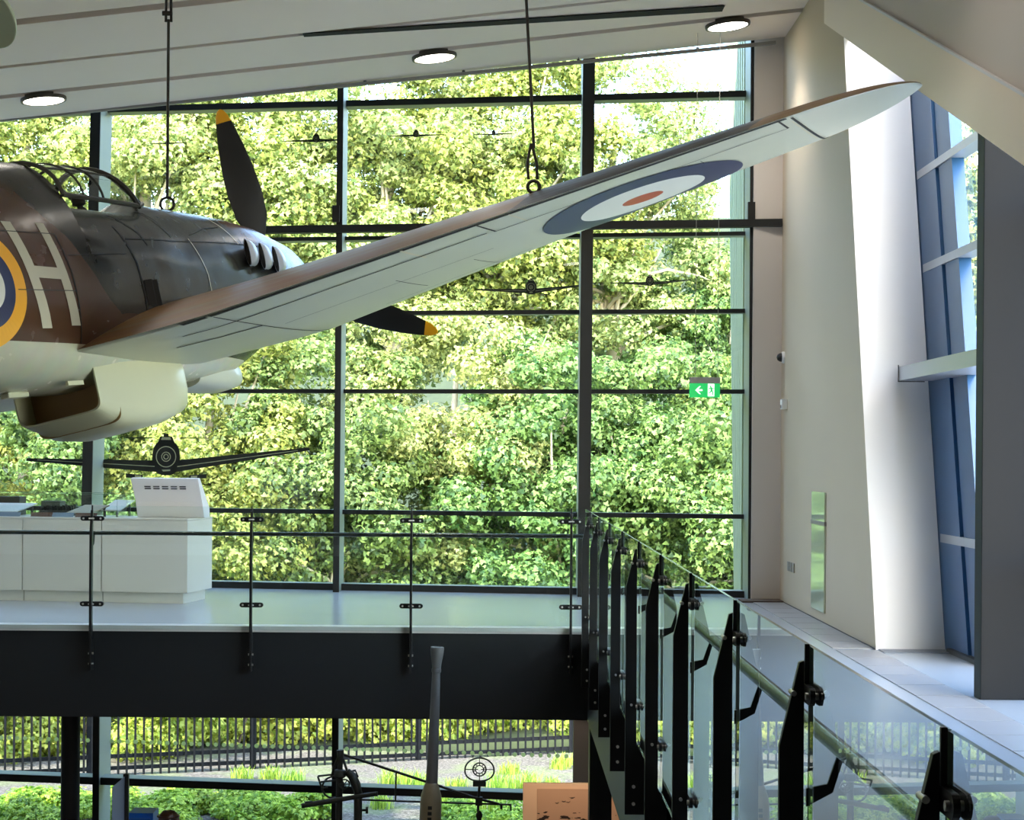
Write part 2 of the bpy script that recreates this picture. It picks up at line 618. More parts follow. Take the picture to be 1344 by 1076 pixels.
# side window in the right wall: blue panel, glass, silver transoms
win3 = sroot('window_3', (3.7, 12, 0))
m = MB()
K = 0.314
def lean(Y, z):
    return Y + K * z
Zt = 7.3
for (ya, yb, x0) in ((15.80, 14.93, 3.66), (14.89, 14.81, 3.68), (14.77, 14.38, 3.67)):
    m.hexa([(x0, lean(ya, 0), 0), (x0 + .1, lean(ya, 0), 0), (x0 + .1, lean(yb, 0), 0), (x0, lean(yb, 0), 0)],
           [(x0, lean(ya, Zt), Zt), (x0 + .1, lean(ya, Zt), Zt), (x0 + .1, lean(yb, Zt), Zt), (x0, lean(yb, Zt), Zt)])
m.build('blue_panel', M_blue, win3)
m = MB()
m.hexa([(3.70, lean(15.9, 0), 0), (3.74, lean(15.9, 0), 0), (3.74, lean(14.4, 0), 0), (3.70, lean(14.4, 0), 0)],
       [(3.70, lean(15.9, Zt), Zt), (3.74, lean(15.9, Zt), Zt), (3.74, lean(14.4, Zt), Zt), (3.70, lean(14.4, Zt), Zt)])
m.build('panel_backing', M_dark, win3)
for z, x0, h in ((0.95, 3.655, 0.07), (2.36, 3.38, 0.12), (3.27, 3.655, 0.07), (4.12, 3.655, 0.07)):
    m = MB()
    y_far = 15.62 + K * z - (0.02 if x0 > 3.5 else 0.09)
    m.box((x0, 9.0 if x0 > 3.5 else 12.61, z - h), (x0 + (0.14 if x0 > 3.5 else .36), y_far, z))
    m.build('transom', M_alu, win3)
m = MB()
m.box((3.372, 16.27, 2.235), (3.378, 16.285, 2.375))
m.box((3.372, 16.275, 2.23), (3.60, 16.285, 2.238))
m.build('transom_cap', M_dark, win3)
m = MB()
m.box((3.80, 9.0, 0.0), (3.82, 15.9, 7.3))
m.build('glass_pane', M_gwin, win3)
for Yc in (9.0, 11.6):
    MB().box((3.70, Yc, 0), (3.86, Yc + .07, 7.3)).build('mullion', M_blue, win3)
m = MB()
m.box((3.62, 9.0, 0), (3.9, 15.5, 0.035))
m.build('sill', M_dark, win3)
b = MB()
b.box((3.62, -8, 0), (3.95, 9.0, 7.4))
b.box((3.25, -8, 7.4), (3.95, 9.0, 7.6))
struct(b.build('light_block_wall', M_grey))  # unseen wall added to keep side light off the black fronts
# ledge past the window so the bay closes at its foot and head
b = MB()
b.box((3.86, 1.0, 0.05), (4.2, 15.7, -0.84))
struct(b.build('trim_8', M_dark))


# ------------------------------------------------------------------ ceiling lamps
M_lamp = mat('lamp_diffuser', (1, 1, 1, 1), 0.4, emit=((1.0, 0.93, 0.82, 1), 9.0))
M_lampring = mat('lamp_ring', lin(66, 58, 50), 0.4)
def ceiling_lamp(px, py, label, group, Y=None):
    Y = Y or 20.0
    p = P(px, py, Y)
    z = CZ(p.x)
    t = thing('ceiling_lamp', label, 'ceiling lamp', (p.x, p.y, z), 0, group)
    t.rotation_euler = (0, -math.atan(0.116), 0)
    m = MB()
    m.lathe((0, 0, 0.02), (0, 0, -1), [(0, .235), (.04, .238), (.056, .234), (.056, .212), (.045, .212), (.045, .0)], 40)
    m.build('lamp_ring', M_lampring, t, smooth=40, local=True)
    m = MB()
    m.lathe((0, 0, -.022), (0, 0, -1), [(0, .211), (.012, .2), (.022, .15), (.026, 0)], 40)
    m.build('diffuser', M_lamp, t, smooth=60, local=True, label='glowing round lamp diffuser')
    ld = bpy.data.lights.new('lamp_light', 'SPOT')
    ld.energy = 85
    ld.spot_size = math.radians(115)
    ld.spot_blend = 0.6
    ld.color = (1.0, .93, .86)
    ld.shadow_soft_size = 0.2
    lo = bpy.data.objects.new('lamp_light', ld)
    C.objects.link(lo)
    lo.parent = t
    lo.location = (0, 0, -0.09)
    return t
ceiling_lamp(57, 115, 'round glowing ceiling lamp above the canopy of the aircraft', 'ceiling lamps')
ceiling_lamp(570, 60, 'round glowing ceiling lamp in the middle, above the long wing', 'ceiling lamps')
ceiling_lamp(955, 22, 'round glowing ceiling lamp beside the tall white wall', 'ceiling lamps')
for i_, (xx_, yy0) in enumerate([(x, y) for y in (15.8, 11.6, 7.4) for x in (-9.5, -6.6, -3.7, -.8)] + [(1.5, 11.6), (1.5, 7.4)]):  # unseen lamps added to brighten the hall, the last pair for the fascia
    q_ = Vector((xx_, yy0, CZ(xx_)))
    pq = (CX + FPX * q_.x / q_.y, 0) if q_.y > 0 else (0, 0)
    tt_ = ceiling_lamp(CX, CY, ('unseen ceiling lamp added over the void, %s row in from the window, %s along its row' % (('first', 'second', 'third')[i_ // 4], ('first', 'second', 'third', 'fourth')[i_ % 4])) if i_ < 12 else 'unseen ceiling lamp added beside the sloping fascia, %s from the window' % ('first', 'second')[i_ - 12], 'added ceiling lamps over the void', 20.0)
    tt_.location = q_
    if i_ >= 12:
        for ch_ in tt_.children:
            if ch_.type == 'LIGHT':
                ch_.data.energy = 45  # pair added only to light the sloping fascia


# ------------------------------------------------------------------ balustrade around the void
XG = 0.762
def post_parts(root):
    """local frame: +x along the rail, -y out to the void, z up from the floor"""
    m = MB()
    t = 0.011
    prof = [(-.030, 1.055), (-.018, 1.06), (-.016, -.02), (.028, -.10), (.028, -.405), (-.078, -.405), (-.078, .85)]
    m.prism([(-t, y, z) for y, z in prof], (2 * t, 0, 0))
    m.box((-.006, -.016, 1.0), (.006, -.004, 1.10))
    m.build('blade', M_post, root, bevel=0.002, local=True)
    for z in (0.98, 0.20):
        m = MB()
        for y0, y1 in ((-.018, -.0055), (.0055, .014)):
            pts = []
            for k in range(9):
                a = -PI / 2 + PI * k / 8
                pts.append((.085 + .022 * math.cos(a), y0, z + .022 * math.sin(a)))
            for k in range(9):
                a = PI / 2 + PI * k / 8
                pts.append((-.085 + .022 * math.cos(a), y0, z + .022 * math.sin(a)))
            m.prism(pts, (0, y1 - y0, 0))
        cl = m.build('glass_clamp', M_post, root, local=True)
        for sx in (-.078, .078):
            MB().disc((sx, -.003, z), (0, 1, 0), .009, .046, 10).build('clamp_bolt', M_chrome, cl, smooth=40, local=True)
        MB().disc((0, -.045, z), (1, 0, 0), .007, .05, 10).build('clamp_bolt', M_chrome, cl, smooth=40, local=True)
    for z in (-.25, -.345):
        MB().disc((0, -.03, z), (1, 0, 0), .010, .045, 8).build('anchor_bolt', M_chrome, root, smooth=40, local=True)


proto = None
def place_post(loc, rz, label, group):
    global proto
    if proto is None:
        proto = thing('balustrade_post', label, 'post', loc, rz, group)
        post_parts(proto)
        return proto
    o = copy_tree(proto)
    o.location = loc
    o.rotation_euler = (0, 0, rz)
    return tag(o, label, 'post', group)


YG = Y1 - 0.035
deck_x = [(124 - 2 - 660) * YG / FPX + k * 1.4575 for k in (-2, -1, 0, 1, 2, 3)]
wh = ['sixth from the corner of the void', 'fifth from the corner of the void', 'in front of the white counter', 'just past the end of the white counter', 'just beside the top of the tall gun barrel', 'at the corner where the side balustrade begins']
for X, w_ in zip(deck_x, wh):
    place_post((X, YG, 0), 0, 'thin black deck-edge post ' + w_, 'balustrade posts')
right_y = [3.235 + k * 1.4535 for k in range(10)]
ordn = ['first', 'second', 'third', 'fourth', 'fifth', 'sixth', 'seventh', 'eighth', 'ninth', 'tenth']
for Y, w_ in zip(right_y, ordn):
    place_post((XG, Y, 0), -PI / 2, 'black blade post of the long side balustrade, %s from its big end' % w_, 'balustrade posts')


def panel(p, q, label):
    d = (Vector(q) - Vector(p)).normalized() * 0.007
    p, q = Vector(p) + d, Vector(q) - d
    nrm = Vector((-d.y, d.x, 0)).normalized() * 0.005
    m = MB()
    z0, z1 = -0.03, 1.095
    m.hexa([p - nrm + Vector((0, 0, z0)), q - nrm + Vector((0, 0, z0)), q + nrm + Vector((0, 0, z0)), p + nrm + Vector((0, 0, z0))],
           [p - nrm + Vector((0, 0, z1)), q - nrm + Vector((0, 0, z1)), q + nrm + Vector((0, 0, z1)), p + nrm + Vector((0, 0, z1))])
    for i, f in enumerate(m.f):
        pass
    m.m = [1, 1, 0, 1, 0, 1]
    return tag(m.build('glass_panel', [M_gbal, M_gedge]), label, 'glass panel', 'balustrade glass panels')


pw = ['fifth from the corner', 'before the showcase part of the white counter', 'before the end of the white counter and kiosk', 'between counter and gun barrel', 'between gun barrel and corner']
for k in range(5):
    panel((deck_x[k], YG, 0), (deck_x[k + 1], YG, 0), 'clear deck-edge glass panel ' + pw[k])
panel((deck_x[5], YG, 0), (XG, YG, 0), 'narrow clear glass panel closing the deck balustrade at the corner')
ys = [1.78] + right_y + [YG]
for k in range(len(ys) - 1):
    q = ['first', 'second', 'third', 'fourth', 'fifth', 'sixth', 'seventh', 'eighth', 'ninth', 'tenth', 'last'][k]
    panel((XG, ys[k], 0), (XG, ys[k + 1], 0), 'bluish reflecting glass panel of the long side balustrade, %s from its big end' % q)

# handrails with brackets, inside the glass
ht = thing('handrail', 'thin dark handrail along the deck edge in front of the white counter', 'handrail', (-4, Y1 + .06, .84))
MB().tube([(deck_x[0], YG + .075, .845), (XG + .07, YG + .075, .845)], .019, 12).build('rail_tube', M_tube, ht, smooth=50)
for X in deck_x:
    MB().bar((X, YG + .01, .74), (X, YG + .055, .755), .012, .022).bar((X, YG + .05, .75), (X, YG + .075, .832), .012, .018).build('rail_bracket', M_post, ht)
ht = thing('handrail', 'thick dark handrail behind the glass of the long side balustrade', 'handrail', (XG + .07, 10, .84))
MB().tube([(XG + .07, 1.8, .845), (XG + .07, YG + .07, .845)], .021, 14).build('rail_tube', M_tube, ht, smooth=50)
for Y in right_y:
    MB().prism([(XG - .01, Y - .006, .70), (XG + .055, Y - .006, .735), (XG + .083, Y - .006, .825), (XG + .068, Y - .006, .83), (XG + .042, Y - .006, .755), (XG - .01, Y - .006, .745)], (0, .012, 0)).build('rail_bracket', M_post, ht)


# ------------------------------------------------------------------ display counter on the deck
ang = math.atan2(-0.168, 1.0)
cd = Vector((math.cos(ang), math.sin(ang), 0))        # along the front, to the right
cn = Vector((-cd.y, cd.x, 0))                          # into the room depth
c0 = Vector((-3.305, 20.0, 0))                         # front right corner
CD = 0.82
def cpt(s, d, z):
    p = c0 - cd * s + cn * d
    return Vector((p.x, p.y, z))
def cbox(m, s0, s1, d0, d1, z0, z1, mi=0):
    m.hexa([cpt(s1, d0, z0), cpt(s0, d0, z0), cpt(s0, d1, z0), cpt(s1, d1, z0)], [cpt(s1, d0, z1), cpt(s0, d0, z1), cpt(s0, d1, z1), cpt(s1, d1, z1)], mi)
units = ((0.0, 0.945, 'white display counter unit under the sloped kiosk, at the free end'),
         (0.955, 1.83, 'middle white display counter unit, next to the one under the kiosk'),
         (1.84, 2.72, 'white display counter unit under the dark case, third from the kiosk end'))
for s0, s1, lab in units:
    t = thing('display_counter', lab, 'counter', cpt((s0 + s1) / 2, CD / 2, 0), 0, 'white counter units')
    m = MB(); cbox(m, s0, s1, 0, CD, .115, .875); m.build('body', M_counter, t, bevel=0.004)
    m = MB(); cbox(m, s0, s1, -.004, CD + .004, .877, .895); m.build('top', M_counter, t, bevel=0.003)
    m = MB(); cbox(m, s0 + (.06 if s0 == 0 else 0), s1, .05, CD - .05, 0, .114); m.build('plinth', M_counter, t)

# sloped kiosk with five vents, its back to the camera
k = thing('kiosk', 'white sloped kiosk housing with five vent slots standing on the counter', 'kiosk', cpt(.45, .3, .895))
KS0, KS1 = -0.045, 0.70
m = MB()
prof = [(.40, .898), (.37, 1.06), (.26, 1.315), (.33, 1.322), (.60, 1.0), (.60, .898)]
m.prism([cpt(KS0 + (.0), d, z) for d, z in prof], -cd * (KS1 - KS0))
for i, v in enumerate(m.v):       # the top flares outward to the left
    zz_ = (v[2] - .9) / .42
    if i >= len(prof):
        q = Vector(v) - cd * 0.03 * zz_
        m.v[i] = tuple(q)
    else:
        q = Vector(v) - cd * 0.025 * zz_
        m.v[i] = tuple(q)
m.build('housing', M_kiosk, k, bevel=0.004)
m = MB()
for i in range(5):
    s = KS0 + .17 + i * .098
    for zo in (0, .022):
        zc = 1.205 + zo
        dd = .26 + (1.315 - zc) / .255 * .11
        a = cpt(s, dd - .003, zc); e = cpt(s + .07, dd - .003, zc)
        m.bar(a, e, .006, .012)
m.build('vent_slots', M_dark, k)

# glass showcase with exhibits on the left part of the counter
sc = thing('showcase', 'low glass showcase box standing on the white counter beside the kiosk', 'showcase', cpt(1.9, .4, .895))
S0, S1, D0, D1, ZB, ZT = 0.80, 2.7, .06, .76, .897, 1.14
m = MB()
g = .004
cbox(m, S0, S1, D0, D0 + g, ZB, ZT); cbox(m, S0, S1, D1 - g, D1, ZB, ZT)
cbox(m, S0, S0 + g, D0 + g, D1 - g, ZB, ZT); cbox(m, S1 - g, S1, D0 + g, D1 - g, ZB, ZT)
cbox(m, S0, S1, D0, D1, ZT + .0005, ZT + .0045)
m.build('glass_box', M_gcase, sc)
m = MB()
for s in (S0, S1 - .003):
    for d in (D0, D1 - .003):
        cbox(m, s, s + .003, d - .001, d + .003, ZB, ZT)
for d in (D0 - .001, D1 - .003):
    cbox(m, S0, S1, d, d + .004, ZT + .004, ZT + .007)
m.build('glass_rim', M_gedge, sc)
M_paper = mat('printed_paper', lin(196, 198, 196), 0.6, noise=0.25, nscale=60)
M_tan = mat('tan_print', lin(150, 138, 116), 0.6, noise=0.2, nscale=50)
M_plaque = mat('blue_grey_plaque', lin(128, 144, 168), 0.4)
M_brownp = mat('brown_plaque', lin(96, 62, 44), 0.5)
def slope_panel(s0, s1, d0, d1, z0, z1, m_, label, name='document_panel', shear=.12):
    t = thing(name, label, 'display panel', cpt((s0 + s1) / 2, (d0 + d1) / 2, ZB), 0, 'exhibits in the showcase')
    m = MB()
    a = [cpt(s1, d0, z0), cpt(s0, d0, z0), cpt(s0 - shear, d1, z1), cpt(s1 - shear, d1, z1)]
    m.prism(a, (0, 0, .012))
    m.build('board', m_, t)
    m = MB()
    for s, d, z in ((s0 + .04, d0 + .02, z0), (s1 - .04, d0 + .02, z0), (s0 + .04 - shear, d1 - .05, z1 - .01), (s1 - .04 - shear, d1 - .05, z1 - .01)):
        cbox(m, s - .01, s + .01, d - .01, d + .01, ZB, max(z, ZB + .004))
    m.build('support', M_dark, t)
slope_panel(1.97, 2.68, .14, .42, .935, 1.02, M_paper, 'large pale tilted chart panel in front of the dark case in the showcase')
slope_panel(1.12, 1.40, .12, .36, .93, 1.01, M_tan, 'tan tilted document board beside the small black machine in the showcase')
slope_panel(0.86, 1.08, .30, .66, .96, 1.06, M_paper, 'pale tilted document board at the kiosk end of the showcase', shear=.03)
t = thing('closed_case', 'dark closed case at the back of the showcase behind the chart panel', 'case', cpt(2.35, .6, ZB), 0)
m = MB(); cbox(m, 2.1, 2.55, .52, .70, ZB, 1.10); m.build('body', mat('dark_olive_case', lin(66, 64, 54), .6), t, bevel=.006)
m = MB(); cbox(m, 2.12, 2.53, .515, .52, 1.03, 1.036); m.build('lid_seam', M_dark, t)
t = thing('closed_case', 'smaller grey-green case next to the dark case in the showcase', 'case', cpt(1.75, .6, ZB), 0)
m = MB(); cbox(m, 1.64, 1.86, .54, .70, ZB, 1.055); m.build('body', mat('green_case', lin(84, 92, 84), .6), t, bevel=.006)
t = thing('relay_machine', 'small black machine with rows of upright keys in the showcase', 'machine', cpt(1.5, .4, ZB))
m = MB(); cbox(m, 1.46, 1.84, .44, .66, ZB, .955); m.build('base', M_dark, t, bevel=.004)
M_key = mat('black_keys', lin(20, 20, 20), .4)
for r in range(3):
    m = MB()
    for i in range(11):
        s = 1.48 + i * .032
        cbox(m, s, s + .022, .46 + r * .06, .49 + r * .06, .955, .985 + .012 * r + (.01 if i % 3 == 0 else 0))
    m.build('key_row', M_key, t)
for s, m_, lab in ((2.45, M_plaque, 'blue-grey caption plaque in front of the dark case'), (2.02, M_plaque, 'blue-grey caption plaque at the foot of the chart panel'),
                   (1.66, M_brownp, 'brown caption plaque between chart panel and small black machine'), (1.42, M_plaque, 'blue-grey caption plaque below the small black machine'), (1.16, M_brownp, 'brown caption plaque under the tan document board')):
    m = MB()
    m.prism([cpt(s + .12, .075, ZB), cpt(s - .12, .075, ZB), cpt(s - .12, .11, ZB + .045), cpt(s + .12, .11, ZB + .045)], cn * .004)
    tag(m.build('caption_plaque', m_), lab, 'plaque', 'caption plaques in the showcase')


# ------------------------------------------------------------------ the fighter aircraft
# body frame: x forward, y to starboard (mirrored into -y for a right-handed frame), z up
AF = np.array([[0.31712232, 0.92114956, -0.22564778], [0.9460565, -0.32392052, 0.00725198], [0.06641179, 0.21577531, 0.97418196]])
AT = Vector((-2.07974225, 17.06256252, 1.55372004 + EYE))
AM = Matrix(((AF[0, 0], -AF[0, 1], AF[0, 2], AT.x), (AF[1, 0], -AF[1, 1], AF[1, 2], AT.y), (AF[2, 0], -AF[2, 1], AF[2, 2], AT.z), (0, 0, 0, 1)))


def B(x, y, z):
    return Vector((x, -y, z))


def aw(x, y, z):
    return AM @ B(x, y, z)


def paint(name, upper=True, lower_col=None):
    """brown and dark green bands, pale underside below the paint line"""
    m = bpy.data.materials.new(name)
    m.use_nodes = True
    n, l = m.node_tree.nodes, m.node_tree.links
    b = n['Principled BSDF']
    b.inputs['Roughness'].default_value = 0.34
    b.inputs['Specular IOR Level'].default_value = 0.22 if upper == 'wing' else 0.5
    tc = n.new('ShaderNodeTexCoord')
    sep = n.new('ShaderNodeSeparateXYZ')
    l.new(tc.outputs['Object'], sep.inputs[0])
    nz = n.new('ShaderNodeTexNoise')
    nz.inputs['Scale'].default_value = 0.9
    l.new(tc.outputs['Object'], nz.inputs['Vector'])

    def math_(op, a, b_=None, clamp=False):
        k = n.new('ShaderNodeMath')
        k.operation = op
        k.use_clamp = clamp
        for i, v in enumerate((a, b_)):
            if v is None:
                continue
            if isinstance(v, (int, float)):
                k.inputs[i].default_value = v
            else:
                l.new(v, k.inputs[i])
        return k.outputs[0]
    X, Y, Z = sep.outputs
    wob = math_('MULTIPLY', math_('SUBTRACT', nz.outputs['Fac'], 0.5), 0.5)
    # rear band edge: brown aft of x = -4.0 - 0.9 (z + 0.1)
    d1 = math_('ADD', math_('ADD', math_('ADD', X, 4.05), math_('MULTIPLY', Z, 0.9)), wob)
    brown1 = math_('LESS_THAN', d1, 0.0)
    d2 = math_('ADD', Z, math_('MULTIPLY', wob, 1.0))
    low = math_('LESS_THAN', d2, -0.44)
    brown2 = math_('MULTIPLY', low, math_('LESS_THAN', X, -1.9))
    nose = math_('MULTIPLY', math_('GREATER_THAN', math_('ADD', X, wob), -1.35), math_('GREATER_THAN', Z, 0.16))
    br = math_('MAXIMUM', math_('MAXIMUM', brown1, brown2), nose)
    if upper == 'wing':
        ay = math_('ABSOLUTE', Y)
        w1 = math_('LESS_THAN', math_('ADD', ay, math_('MULTIPLY', wob, 1.5)), 3.55)
        w2 = math_('GREATER_THAN', math_('ADD', ay, wob), 5.1)
        br = math_('MAXIMUM', w1, w2)
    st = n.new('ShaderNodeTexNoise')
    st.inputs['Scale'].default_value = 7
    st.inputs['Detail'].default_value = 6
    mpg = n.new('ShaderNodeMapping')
    mpg.inputs['Scale'].default_value = (1.6, .18, 1.6) if upper == 'wing' else (1, 1, 1)  # stretched spanwise on the wing: colour streaks imitating its reflections
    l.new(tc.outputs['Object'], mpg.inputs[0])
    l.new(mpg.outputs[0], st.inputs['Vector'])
    mx = n.new('ShaderNodeMix')
    mx.data_type = 'RGBA'
    mx.inputs[6].default_value = lin(42, 42, 37)
    mx.inputs[7].default_value = lin(128, 100, 62) if upper == 'wing' else lin(88, 61, 43)  # wing brown lightened and yellowed to paint in the trees' reflection
    l.new(br, mx.inputs[0])
    col = mx.outputs[2]
    if upper != 'wing':
        line = math_('ADD', math_('MULTIPLY', X, -0.042), -0.80)
        und = math_('LESS_THAN', Z, line)
        mu = n.new('ShaderNodeMix')
        mu.data_type = 'RGBA'
        mu.inputs[7].default_value = lin(206, 204, 176)
        l.new(und, mu.inputs[0])
        l.new(col, mu.inputs[6])
        col = mu.outputs[2]
    mv = n.new('ShaderNodeMix')
    mv.data_type = 'RGBA'
    mv.blend_type = 'MULTIPLY'
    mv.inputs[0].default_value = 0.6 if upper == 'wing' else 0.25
    l.new(col, mv.inputs[6])
    l.new(st.outputs['Color'], mv.inputs[7])
    l.new(mv.outputs[2], b.inputs['Base Color'])
    rr = math_('ADD', math_('MULTIPLY', st.outputs['Fac'], 0.22), 0.30 if upper == 'wing' else 0.13)
    l.new(rr, b.inputs['Roughness'])
    bp = n.new('ShaderNodeBump')
    bp.inputs['Strength'].default_value = 0.12
    bp.inputs['Distance'].default_value = 0.05
    wv = n.new('ShaderNodeTexNoise')
    wv.inputs['Scale'].default_value = 3.0
    l.new(tc.outputs['Object'], wv.inputs['Vector'])
    l.new(wv.outputs['Fac'], bp.inputs['Height'])
    l.new(bp.outputs['Normal'], b.inputs['Normal'])
    return m


M_camo = paint('camouflage_fuselage')
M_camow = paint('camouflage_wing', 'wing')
M_sky = mat('pale_green_underside', lin(196, 198, 178), 0.33, noise=0.05, nscale=2.5, bump=0.06, bscale=3)
M_rad = mat('radiator_cream', lin(206, 202, 166), 0.32, noise=0.03, nscale=3)
M_radin = mat('radiator_inside', lin(168, 132, 78), 0.5)
M_blade = mat('black_propeller', lin(18, 18, 16), 0.6)
M_yellow = mat('yellow_paint', lin(240, 172, 24), 0.4)
M_bluep = mat('roundel_blue', lin(24, 36, 78), 0.4)
M_redp = mat('roundel_red', lin(176, 70, 40), 0.4)
M_whitep = mat('roundel_white', lin(222, 222, 212), 0.4)
M_code = mat('code_letter_grey', lin(196, 192, 168), 0.5)
M_line = mat('panel_gap', lin(38, 36, 30), 0.7)
M_pale = mat('worn_panel_edge', lin(214, 206, 178), 0.5)
M_exh = mat('bare_exhaust_steel', lin(176, 178, 186), 0.35, metal=0.55, noise=0.1, nscale=20)
M_canopy = glass('canopy_glass', (0.93, 0.96, 0.92, 1), 1.45)
M_cfr = mat('canopy_frame', lin(58, 56, 50), 0.4)

plane_ = bpy.data.objects.new('fighter_aircraft', None)
C.objects.link(plane_)
plane_.matrix_world = AM
plane_.matrix_basis = AM
tag(plane_, 'brown and green propeller fighter with roundel and letter hung from the ceiling', 'aircraft')

#        x      zc     w     ht    hb    nt   nb
FS = [(0.00, 0.00, .34, .37, .38, 2.0, 2.0), (-.30, -.01, .385, .435, .46, 2.0, 2.0), (-.62, -.02, .42, .505, .55, 2.0, 2.1), (-1.0, -.05, .445, .57, .65, 2.0, 2.2),
      (-1.43, -.08, .465, .62, .74, 1.95, 2.4), (-2.0, -.10, .485, .655, .76, 1.9, 2.6), (-2.55, -.12, .495, .69, .76, 1.85, 2.7),
      (-2.78, -.13, .50, .60, .75, 2.5, 2.7), (-2.85, -.13, .50, .575, .75, 2.6, 2.7), (-3.4, -.14, .50, .585, .74, 2.6, 2.7), (-3.90, -.15, .50, .595, .73, 2.6, 2.7),
      (-3.905, -.15, .50, .92, .73, 1.85, 2.7), (-4.4, -.16, .495, .92, .71, 1.8, 2.6), (-5.2, -.17, .47, .85, .65, 1.75, 2.4), (-6.0, -.16, .42, .74, .58, 1.6, 2.2), (-7.0, -.12, .33, .58, .48, 1.7, 2.0), (-8.0, -.07, .22, .44, .36, 1.8, 2.0), (-9.1, 0.0, .08, .30, .24, 2, 2)]


def fs_at(x):
    for a, c in zip(FS, FS[1:]):
        if a[0] >= x >= c[0]:
            t = (a[0] - x) / (a[0] - c[0])
            return [a[i] + (c[i] - a[i]) * t for i in range(7)]
    return list(FS[0] if x > 0 else FS[-1])


def fs_ring(x, n=56, s=None):
    _, zc, w, ht, hb, nt, nb = s or fs_at(x)
    r = []
    for k in range(n):
        a = 2 * PI * k / n
        ca, sa = math.cos(a), math.sin(a)
        e, h = (nt, ht) if sa >= 0 else (nb, hb)
        r.append(B(x, w * math.copysign(abs(ca) ** (2 / e), ca), zc + h * math.copysign(abs(sa) ** (2 / e), sa)))
    return r


def fs_y(x, z):
    _, zc, w, ht, hb, nt, nb = fs_at(x)
    e, h = (nt, ht) if z >= zc else (nb, hb)
    q = max(0.0, 1 - min(1.0, abs(z - zc) / h) ** e)
    return w * q ** (1 / e)


xs = []
for a, c in zip(FS, FS[1:]):
    k = max(1, int((a[0] - c[0]) / .22))
    xs += [a[0] + (c[0] - a[0]) * i / k for i in range(k)]
xs.append(FS[-1][0])
m = MB()
m.loft([fs_ring(x) for x in xs])
m.build('fuselage', M_camo, plane_, smooth=38, local=True)

# things that lie on the skin
def skin_patch(poly_uv, off=.003, step=.03, inside=None):
    m = MB()
    us = [p[0] for p in poly_uv]; vs = [p[1] for p in poly_uv]
    return m


def skin_quad(m, c4, off=.004, nu=4, nv=8, mi=0, side=1):
    """c4: four (x, z) corners of a patch on the fuselage side"""
    vs, fs = [], []
    for i in range(nu + 1):
        for j in range(nv + 1):
            u, v = i / nu, j / nv
            x = (c4[0][0] * (1 - u) + c4[1][0] * u) * (1 - v) + (c4[3][0] * (1 - u) + c4[2][0] * u) * v
            z = (c4[0][1] * (1 - u) + c4[1][1] * u) * (1 - v) + (c4[3][1] * (1 - u) + c4[2][1] * u) * v
            vs.append(B(x, (fs_y(x, z) + off) * side, z))
    for i in range(nu):
        for j in range(nv):
            a = i * (nv + 1) + j
            fs.append((a, a + 1, a + nv + 2, a + nv + 1))
    m.add(vs, fs, mi)


def skin_line(m, pts, w=.012, off=.004, mi=0):
    for (xa, za), (xb, zb) in zip(pts, pts[1:]):
        d = Vector((xb - xa, zb - za)).normalized()
        nx, nz = -d.y * w / 2, d.x * w / 2
        skin_quad(m, [(xa - nx, za - nz), (xa + nx, za + nz), (xb + nx, zb + nz), (xb - nx, zb - nz)], off, 1, 6, mi)


def skin_disc(m, cx_, cz_, r0, r1, off, mi):
    N = 64
    vs, fs = [], []
    for i in range(N):
        a = 2 * PI * i / N
        for r in (r0, r1):
            x, z = cx_ + r * math.cos(a), cz_ + r * math.sin(a)
            vs.append(B(x, fs_y(x, z) + off, z))
    for i in range(N):
        j = (i + 1) % N
        fs.append((2 * i, 2 * i + 1, 2 * j + 1, 2 * j))
    m.add(vs, fs, mi)


m = MB()
for r0, r1, mi in ((.275, .395, 0), (.165, .275, 1), (.055, .165, 2), (0.001, .055, 3)):
    skin_disc(m, -5.205, -.245, r0, r1, .004, mi)
m.build('fuselage_roundel', [M_yellow, M_bluep, M_whitep, M_redp], plane_, local=True, label='yellow, blue, white and red ring roundel')
m = MB()
skin_quad(m, [(-4.84, .20), (-4.735, .20), (-4.555, -.52), (-4.665, -.52)])
skin_quad(m, [(-4.455, .205), (-4.36, .205), (-4.215, -.505), (-4.325, -.505)])
skin_quad(m, [(-4.735, -.105), (-4.38, -.115), (-4.36, -.195), (-4.72, -.185)], nu=8, nv=3)
m.build('code_letter', M_code, plane_, local=True, label='pale grey letter H')
for pts_, w__, mm in (([(-3.42, .24), (-3.30, -.05), (-3.28, -.4), (-3.34, -.6)], .018, M_line), ([(-2.28, .20), (-2.2, -.1), (-2.2, -.45)], .010, M_pale),
                     ([(-4.28, .12), (-4.22, -.2), (-4.2, -.62)], .012, M_line), ([(-2.72, .44), (-2.55, .2)], .016, M_line), ([(-3.32, .35), (-3.1, .2), (-3.05, 0.1)], .012, M_line),
                     ([(-3.35, .14), (-2.7, .16), (-1.6, .20), (-.9, .20)], .008, M_line), ([(-4.9, .13), (-4.28, .13)], .006, M_line), ([(-4.9, -.27), (-4.22, -.27)], .006, M_line),
                     ([(-4.22, -.02), (-3.42, .02)], .006, M_line), ([(-2.2, .24), (-1.85, .32), (-1.5, .36)], .007, M_line), ([(-1.5, .45), (-1.42, .30), (-1.38, .2)], .012, M_pale)):
    m = MB(); skin_line(m, pts_, w__); m.build('panel_line', mm, plane_, local=True)
m = MB()
for dx in (-.04, .02):
    x0 = -3.2 + dx * 1.3
    m.prism([B(x0, .50, -.17), B(x0 + .045, .535, -.17), B(x0 + .05, .53, -.37), B(x0, .50, -.36)], B(.008, 0, 0))
m.build('side_louvres', M_line, plane_, local=True)

